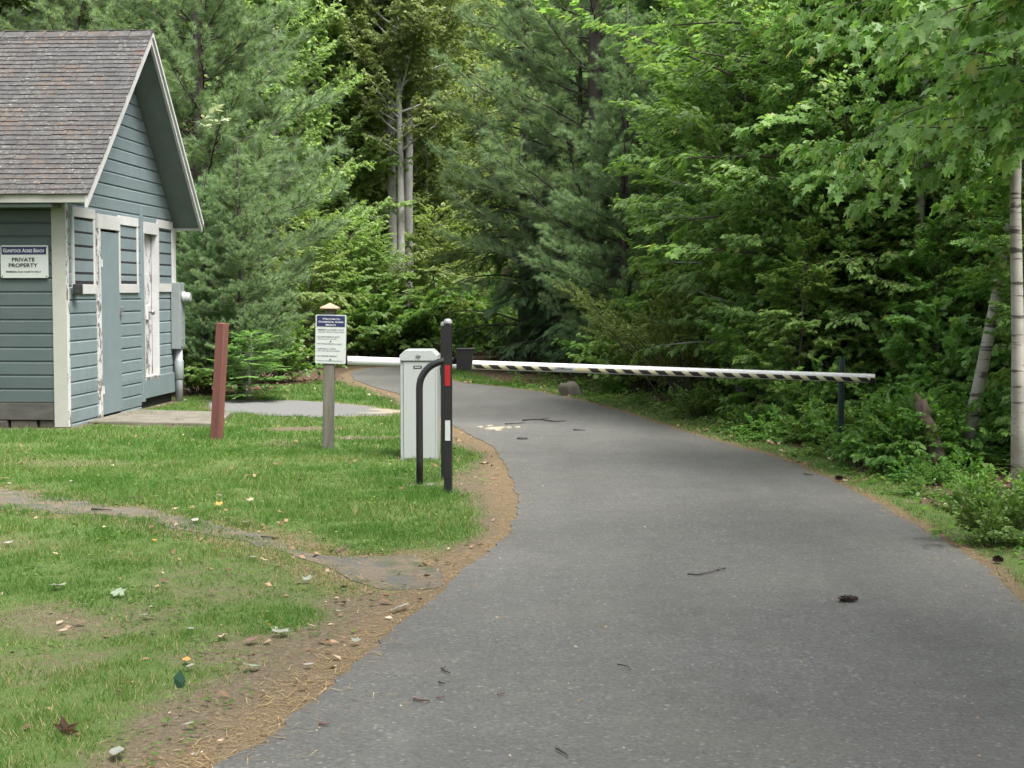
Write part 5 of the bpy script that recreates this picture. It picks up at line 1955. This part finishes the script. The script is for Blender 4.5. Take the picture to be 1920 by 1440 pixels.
def needles_litter():
    # orange pine needles along the asphalt edges and the old path
    n = 160000
    x, y = spread(n, -4.5, 3.6, 4.2, 20, 1.3)
    g, nd, lt, sd, dr, dp, dk, ds, right = masks(x, y)
    keep = (RNG.random(n) < np.clip(nd * .9 + .02 * (g < .6), 0, 1) * .9) & (dr > -.25)
    x, y, dr, dp = x[keep], y[keep], dr[keep], dp[keep]
    thin = (dr > 0) | (RNG.random(len(x)) < .30 * np.exp(np.minimum(dr, 0) / .09))
    x, y, dr, dp = x[thin], y[thin], dr[thin], dp[thin]
    m = len(x)
    z = np.where(dr < .03, .006, np.where(dp < .02, .004, zf(x, y, np.minimum(dr, dp)) + .003)) + .004 * RNG.random(m)
    a = RNG.random(m) * 6.283
    D = np.stack([np.cos(a), np.sin(a), RNG.normal(0, .10, m)], -1)
    N = np.stack([np.zeros(m), np.zeros(m), np.ones(m)], -1)
    tv = [(-.022, 0, 0), (.022, 0, 0), (0, 1, 0)]
    V, F, rr = scatter(tv, [(0, 1, 2)], np.stack([x, y, z], -1), D, N, .05 + .05 * RNG.random(m), RNG.random(m))
    o = add_obj('pine_needles', np_mesh('pine_needles', V, F, rr), M['needles'])
    tag(o, 'fallen orange pine needles along the road edge and old path', 'pine needles', None, 'stuff')
    # small dry leaf bits
    n = 52000
    x, y = spread(n, -5.0, 5.2, 4.2, 27, 1.2)
    g, nd, lt, sd, dr, dp, dk, ds, right = masks(x, y)
    pr = np.clip(.75 * lt + .25 * right * (dr > .1) + .28 * np.clip(1 - np.abs(dp - .15) / .35, 0, 1) + .06 * (dr > .05) * (1 - g) + .05, 0, 1)
    keep = (RNG.random(n) < pr) & (dr > .0) & (ds > .05) & (dk > .0)
    x, y, dp = x[keep], y[keep], dp[keep]
    m = len(x)
    z = np.where(dp < .02, .008, zf(x, y, np.minimum(np.minimum(dr[keep], dp), dk[keep])) + .006)
    a = RNG.random(m) * 6.283
    D = np.stack([np.cos(a), np.sin(a), RNG.normal(.1, .25, m)], -1)
    N = np.stack([RNG.normal(0, .45, m), RNG.normal(0, .45, m), np.ones(m)], -1)
    V, F, rr = scatter(LEAF2[0], LEAF2[1], np.stack([x, y, z], -1), D, N, .012 + .045 * RNG.random(m) ** 2 + .02 * (y > 12), RNG.random(m))
    o = add_obj('leaf_litter', np_mesh('leaf_litter', V, F, rr), M['litter'])
    tag(o, 'brown dry leaf litter along the path and under the trees', 'leaf litter', None, 'stuff')
    # pale grit on the asphalt
    n = 2600
    x, y = spread(n, -3.0, 3.6, 4.2, 16, 1.5)
    dr = poly_dist(x, y, road_poly)
    keep = (dr < -.02) & (RNG.random(n) < np.clip(.35 + .9 * np.exp(dr / .25), 0, 1))
    x, y = x[keep], y[keep]
    m = len(x)
    tvg = [(-.5, -.5, 0), (.5, -.4, 0), (.4, .5, 0), (-.4, .4, 0), (0, 0, .5)]
    a = RNG.random(m) * 6.283
    V, F, rr = scatter(tvg, [(0, 1, 4), (1, 2, 4), (2, 3, 4), (3, 0, 4)], np.stack([x, y, np.full(m, .0045)], -1), np.stack([np.cos(a), np.sin(a), np.zeros(m)], -1), np.tile([0, 0, 1.0], (m, 1)), .003 + .011 * RNG.random(m) ** 3, RNG.random(m))
    tag(add_obj('grit', np_mesh('grit', V, F, rr), M['litter']), 'pale grit and crumbs scattered over the asphalt', 'grit', None, 'stuff')
    # low ground cover on the right verge
    n = 60000
    x, y = spread(n, .0, 5.6, 7.2, 27, 1.1)
    g, nd, lt, sd, dr, dp, dk, ds, right = masks(x, y)
    band = smooth(.12, .45, dr) * (1 - .75 * smooth(1.6, 3.2, dr))
    cl = vnoise(x, y, .3, 41) * .7 + vnoise(x, y, .1, 42) * .4
    keep = right & (RNG.random(n) < np.clip(band * (cl * 2.2 - .85), 0, 1)) & (dr > .06)
    x, y, dr, cl = x[keep], y[keep], dr[keep], cl[keep]
    m = len(x)
    z = zg(x, y) + RNG.random(m) * (.02 + .16 * np.clip(dr - .2, 0, 1) * cl)
    a = RNG.random(m) * 6.283
    D = np.stack([np.cos(a), np.sin(a), RNG.normal(.1, .3, m)], -1)
    N = np.stack([RNG.normal(0, .45, m), RNG.normal(0, .45, m), np.ones(m)], -1)
    V, F, rr = scatter(LEAF2[0], LEAF2[1], np.stack([x, y, z], -1), D, N, .03 + .04 * RNG.random(m), RNG.random(m))
    o = add_obj('ground_cover', np_mesh('ground_cover', V, F, rr), M['shrub_leaf'])
    tag(o, 'low green ground cover plants along the right road verge', 'ground cover', None, 'stuff')
    # clover and broad weeds in the lawn
    n = 16000
    x, y = spread(n, -4.6, .0, 4.3, 15, 1.2)
    g, nd, lt, sd, dr, dp, dk, ds, right = masks(x, y)
    cl = vnoise(x, y, .28, 51)
    keep = (cl > .58) & (dr > .15) & (dp > .05) & (ds > .1) & (RNG.random(n) < .75)
    x, y = x[keep], y[keep]
    m = len(x)
    z = zg(x, y) + .008 + .02 * RNG.random(m)
    a = RNG.random(m) * 6.283
    D = np.stack([np.cos(a), np.sin(a), RNG.normal(.15, .25, m)], -1)
    N = np.stack([RNG.normal(0, .3, m), RNG.normal(0, .3, m), np.ones(m)], -1)
    V, F, rr = scatter(LEAF2[0], LEAF2[1], np.stack([x, y, z], -1), D, N, .016 + .022 * RNG.random(m), RNG.random(m))
    o = add_obj('lawn_weeds', np_mesh('lawn_weeds', V, F, rr), M['shrub_leaf'])
    tag(o, 'small broad leaved weeds growing in the lawn', 'weeds', None, 'stuff')


needles_litter()


# ------------------------------------------------------------------ small things lying about
def leaf_mesh(seed, kind):
    rg = random.Random(seed)
    if kind == 'lobed':
        tv, tf = MAPLE
    else:
        tv, tf = LEAF6
    cu = rg.uniform(.15, .45)
    v = []
    for (x, y, z) in tv:
        v.append((x * rg.uniform(.9, 1.1), y - .4, .05 + cu * (x * x * 1.2 + (y - .4) ** 2 * rg.uniform(.3, 1.0)) + rg.uniform(-.02, .02)))
    me = bpy.data.meshes.new('fallen_leaf')
    me.from_pydata(v, [], [tuple(q) for q in tf])
    return me


LEAVES = [
    (110, 1107, 'pale', .085, 'lobed', 'big pale curled leaf left of centre in the front lawn'), (222, 1118, 'grey', .075, 'lobed', 'grey-green lobed leaf right of the big pale curled leaf'),
    (275, 1157, 'pale', .06, 'lobed', 'crumpled pale leaf in the thick front grass'), (150, 1169, 'brown', .065, 'ovate', None), (120, 1184, 'tan', .05, 'ovate', None),
    (357, 1181, 'pale', .05, 'ovate', None), (420, 1197, 'tan', .06, 'lobed', None), (527, 1193, 'pale', .085, 'lobed', 'pale silvery lobed leaf on the bare patch by the road'),
    (473, 1206, 'brown', .07, 'lobed', None), (350, 1246, 'orange', .06, 'ovate', 'orange leaf tucked against a bleached leaf on bare soil'), (357, 1258, 'white', .06, 'ovate', 'bleached leaf beside an orange one on bare soil'),
    (335, 1290, 'green', .085, 'ovate', 'dark green fresh leaf standing on bare soil'), (475, 1257, 'grey', .085, 'ovate', 'long grey-green leaf lying flat on bare soil'),
    (577, 1254, 'white', .05, 'ovate', 'pinkish white leaf close to the road edge'), (355, 1371, 'white', .045, 'ovate', None), (362, 1429, 'white', .022, 'ovate', None), (413, 1404, 'tan', .028, 'ovate', None),
    (220, 1424, 'pale', .085, 'ovate', 'pale leaf at the very bottom of the lawn'), (122, 1380, 'brown', .085, 'lobed', 'large brown leaf standing upright in the near grass'),
    (15, 1028, 'white', .075, 'ovate', None), (365, 983, 'white', .07, 'ovate', 'flat white leaf lying on the old path'), (462, 987, 'white', .06, 'lobed', 'curled white leaf at the far side of the old path'),
    (411, 952, 'orange', .055, 'lobed', 'bright orange leaf in the grass beyond the old path'), (470, 943, 'tan', .055, 'lobed', None), (410, 936, 'white', .045, 'ovate', None), (563, 909, 'white', .06, 'lobed', None),
    (548, 912, 'brown', .055, 'ovate', None), (578, 1095, 'pale', .06, 'lobed', None), (475, 1055, 'pale', .055, 'ovate', None), (495, 1060, 'tan', .055, 'lobed', None), (635, 1150, 'white', .028, 'ovate', None),
    (632, 1128, 'tan', .04, 'ovate', None), (133, 911, 'pale', .05, 'ovate', None), (18, 914, 'white', .05, 'ovate', None), (289, 1022, 'orange', .03, 'ovate', None), (105, 1049, 'tan', .035, 'ovate', None),
    (415, 1031, 'orange', .03, 'ovate', None), (502, 1176, 'orange', .04, 'ovate', None), (667, 1211, 'pale', .045, 'lobed', None), (396, 1116, 'brown', .05, 'ovate', None), (582, 1179, 'tan', .05, 'ovate', None),
    (755, 1146, 'white', .10, 'ovate', 'long bleached leaf at the road edge below the old path'), (722, 1133, 'brown', .055, 'lobed', None), (740, 1149, 'pale', .07, 'ovate', None), (10, 905, 'brown', .06, 'lobed', None),
    (517, 878, 'brown', .05, 'lobed', None), (484, 895, 'brown', .04, 'ovate', None), (655, 828, 'white', .06, 'ovate', None), (585, 800, 'white', .05, 'lobed', None), (640, 820, 'white', .04, 'ovate', None),
    (330, 960, 'tan', .04, 'ovate', None), (195, 995, 'tan', .04, 'ovate', None), (82, 1010, 'brown', .04, 'ovate', None), (440, 1010, 'brown', .045, 'ovate', None), (250, 1100, 'brown', .03, 'ovate', None)]
NOUN = {'pale': 'pale silvery', 'grey': 'grey-green', 'brown': 'dry brown', 'tan': 'dry tan', 'orange': 'small orange', 'white': 'small bleached white', 'green': 'green'}
for i, (px, py, c, s, kind, lab) in enumerate(LEAVES):
    x, y = G(px, py)
    me = leaf_mesh(300 + i, kind)
    o = add_obj('fallen_leaf', me, M['leaf_' + c], None, (x, y, float(zg(x, y)) + .022), (random.uniform(-.3, .3) + (1.1 if py == 1380 or c == 'green' else 0), random.uniform(-.3, .3), random.uniform(0, 6.28)))
    o.scale = (s * 1.05,) * 3
    tag(o, lab or f'{NOUN[c]} fallen leaf lying in the lawn grass', 'leaf', 'fallen leaves on the lawn')


def stick(name, pxs, r, mat, label, twigs=(), z=.010):
    pts = [G(*p) for p in pxs]
    o0 = pts[0]
    t = thing(name, label, 'stick', (o0[0], o0[1], .004))
    P = catmull([(x - o0[0], y - o0[1]) for x, y in pts], 3) if len(pts) > 2 else [(x - o0[0], y - o0[1]) for x, y in pts]
    P3 = [(p[0], p[1], z + .0008 * math.sin(i * 1.7)) for i, p in enumerate(P)]
    MB().tube(P3, [r * (1 - .5 * i / (len(P3) - 1)) for i in range(len(P3))], 6).build('stem', mat, t, True)
    for tw in twigs:
        q = [G(*p) for p in tw]
        MB().tube([(x - o0[0], y - o0[1], z + .004 * i) for i, (x, y) in enumerate(q)], [r * .6, r * .3], 5).build('side_twig', mat, t, True)
    return t


stick('twig', [(1289, 1081), (1310, 1082), (1333, 1077), (1345, 1073), (1361, 1069)], .0045, M['stick'], 'forked dark twig lying on the middle of the asphalt', [((1343, 1075), (1351, 1075)), ((1345, 1073), (1350, 1068)), ((1355, 1071), (1362, 1073))])
stick('stick', [(776, 1317), (790, 1319), (806, 1321)], .006, M['brown_stick'], 'short thick brown stick at the front of the road')
stick('stick', [(819, 1315), (834, 1312)], .004, M['brown_stick'], 'thin short stick right of the thick brown stick')
stick('stick', [(823, 1285), (834, 1289)], .004, M['stick'], 'tiny dark stick above the thick brown stick')
stick('twig', [(828, 1259), (834, 1264), (844, 1268)], .004, M['stick'], 'small dark forked twig on the asphalt near the left edge', [((830, 1262), (836, 1257))])
stick('stick', [(933, 1309), (947, 1305)], .004, M['brown_stick'], 'small stick lying alone in the front of the road')
stick('stick', [(598, 1364), (619, 1364)], .006, M['brown_stick'], 'brown stick close to the bottom left road edge')
stick('twig', [(1043, 1411), (1056, 1418), (1065, 1425)], .004, M['stick'], 'thin dark twig at the very bottom of the road')
stick('twig', [(1158, 1252), (1172, 1254), (1183, 1261)], .003, M['stick'], 'thin curved twig on the front asphalt')
stick('twig', [(980, 790), (1010, 788), (1040, 792), (1060, 791)], .010, M['stick'], 'dark twig with side shoots across the road past the gate', [((1005, 789), (1030, 786)), ((1020, 790), (1035, 793))])
stick('stick', [(947, 797), (985, 795)], .008, M['stick'], 'dark stick beside the pale wood chips on the road')
stick('twig', [(1075, 808), (1098, 809)], .008, M['stick'], 'short twig lying further out on the road past the gate')
stick('stick', [(1508, 891), (1524, 894)], .006, M['stick'], 'dark stick near the right road edge')
stick('stick', [(172, 958), (210, 960)], .008, M['stick'], 'dark stick lying along the old path')
stick('stick', [(490, 1010), (514, 1012)], .006, M['stick'], 'short dark stick at the edge of the old path')
stick('stick', [(630, 1040), (655, 1026)], .006, M['brown_stick'], 'brown stick sloping across the path litter')
stick('stick', [(235, 935), (268, 937)], .006, M['brown_stick'], 'brown stick in the litter above the old path')

# pale splintered wood chips past the gate
for i, (a, b_, w_) in enumerate((((912, 806), (945, 803), .05), ((925, 808), (940, 807), .04), ((948, 804), (958, 803), .03), ((965, 803), (975, 802), .025), ((896, 803), (905, 802), .03), ((912, 801), (924, 800), .02))):
    p, q = Vector((*G(*a), 0)), Vector((*G(*b_), 0))
    d = q - p
    n_ = Vector((-d.y, d.x, 0)).normalized() * w_
    mb = MB()
    v = [p - n_, p + d * .5 - n_ * 1.3, q - n_ * .3, q + n_ * .4, p + d * .55 + n_, p + n_ * .7]
    c = sum(v, Vector()) / 6
    mb.prism([tuple((x - c)[:2]) for x in v], lambda s: (s[0], s[1], 0.0), lambda s: (s[0] * .95, s[1] * .95, .014))
    o = mb.build('wood_chip', M['pale_wood'], None, loc=(c.x, c.y, .005))
    tag(o, 'longest pale splintered wood chip on the road past the gate' if i == 0 else 'small pale splintered wood chip on the road past the gate', 'wood chip', 'pale wood chips on the road')

# small round iron cover in the road
g = G(979, 824)
o = MB().lathe([(.055, 0), (.055, .010), (.045, .014), (.02, .014)], 18).build('valve_cap', M['print_black'], None, True, loc=(g[0], g[1], .005))
tag(o, 'small round black iron cap set in the road past the gate', 'valve cap')


# pine cones
def cone(px, py, L, rot, label, z=.0):
    g = G(px, py)
    t = thing('pine_cone', label, 'pine cone', (g[0], g[1], z), rot)
    core = MB().lathe([(.005, -L / 2), (.010, -L / 4), (.011, 0), (.007, L / 3), (.003, L / 2)], 8, 'x', (0, 0, .018)).build('core', M['cone'], t, True)
    P, D, N, S = [], [], [], []
    rg = np.random.default_rng(int(px))
    for k in range(110):
        u = k / 110
        a = k * 2.399
        x = -L / 2 + L * u
        rr = .011 * math.sin(math.pi * (.12 + .8 * u))
        rad = np.array([0, math.cos(a), math.sin(a)])
        P.append(np.array([x, 0, .018]) + rad * rr)
        D.append(rad + np.array([-.55, 0, 0]) + rg.normal(0, .22, 3))
        N.append(np.array([-1.0, 0, 0]) - rad * .3)
        S.append(.020 * (.55 + .6 * math.sin(math.pi * (.15 + .7 * u))) * rg.uniform(.7, 1.35))
    V, F, rr_ = scatter([(-.16, 0, 0), (.16, 0, 0), (.22, .6, .05), (0, 1.15, .22), (-.22, .6, .05)], [(0, 1, 2), (0, 2, 3), (0, 3, 4)], P, D, N, S)
    V[:, 2] = np.maximum(V[:, 2], .001)
    t.scale = (1.05, 1, .72)
    s = add_obj('scales', np_mesh('scales', V, F, rr_), M['cone'], t)
    return t


cone(1593, 1130, .085, .1, 'dark pine cone lying alone on the grey asphalt', .006)
cone(1873, 1056, .05, 1.0, 'dark pine cone in the needles at the right road edge', .01)
cone(1575, 902, .06, .6, 'pine cone in the grass at the right verge', .01)
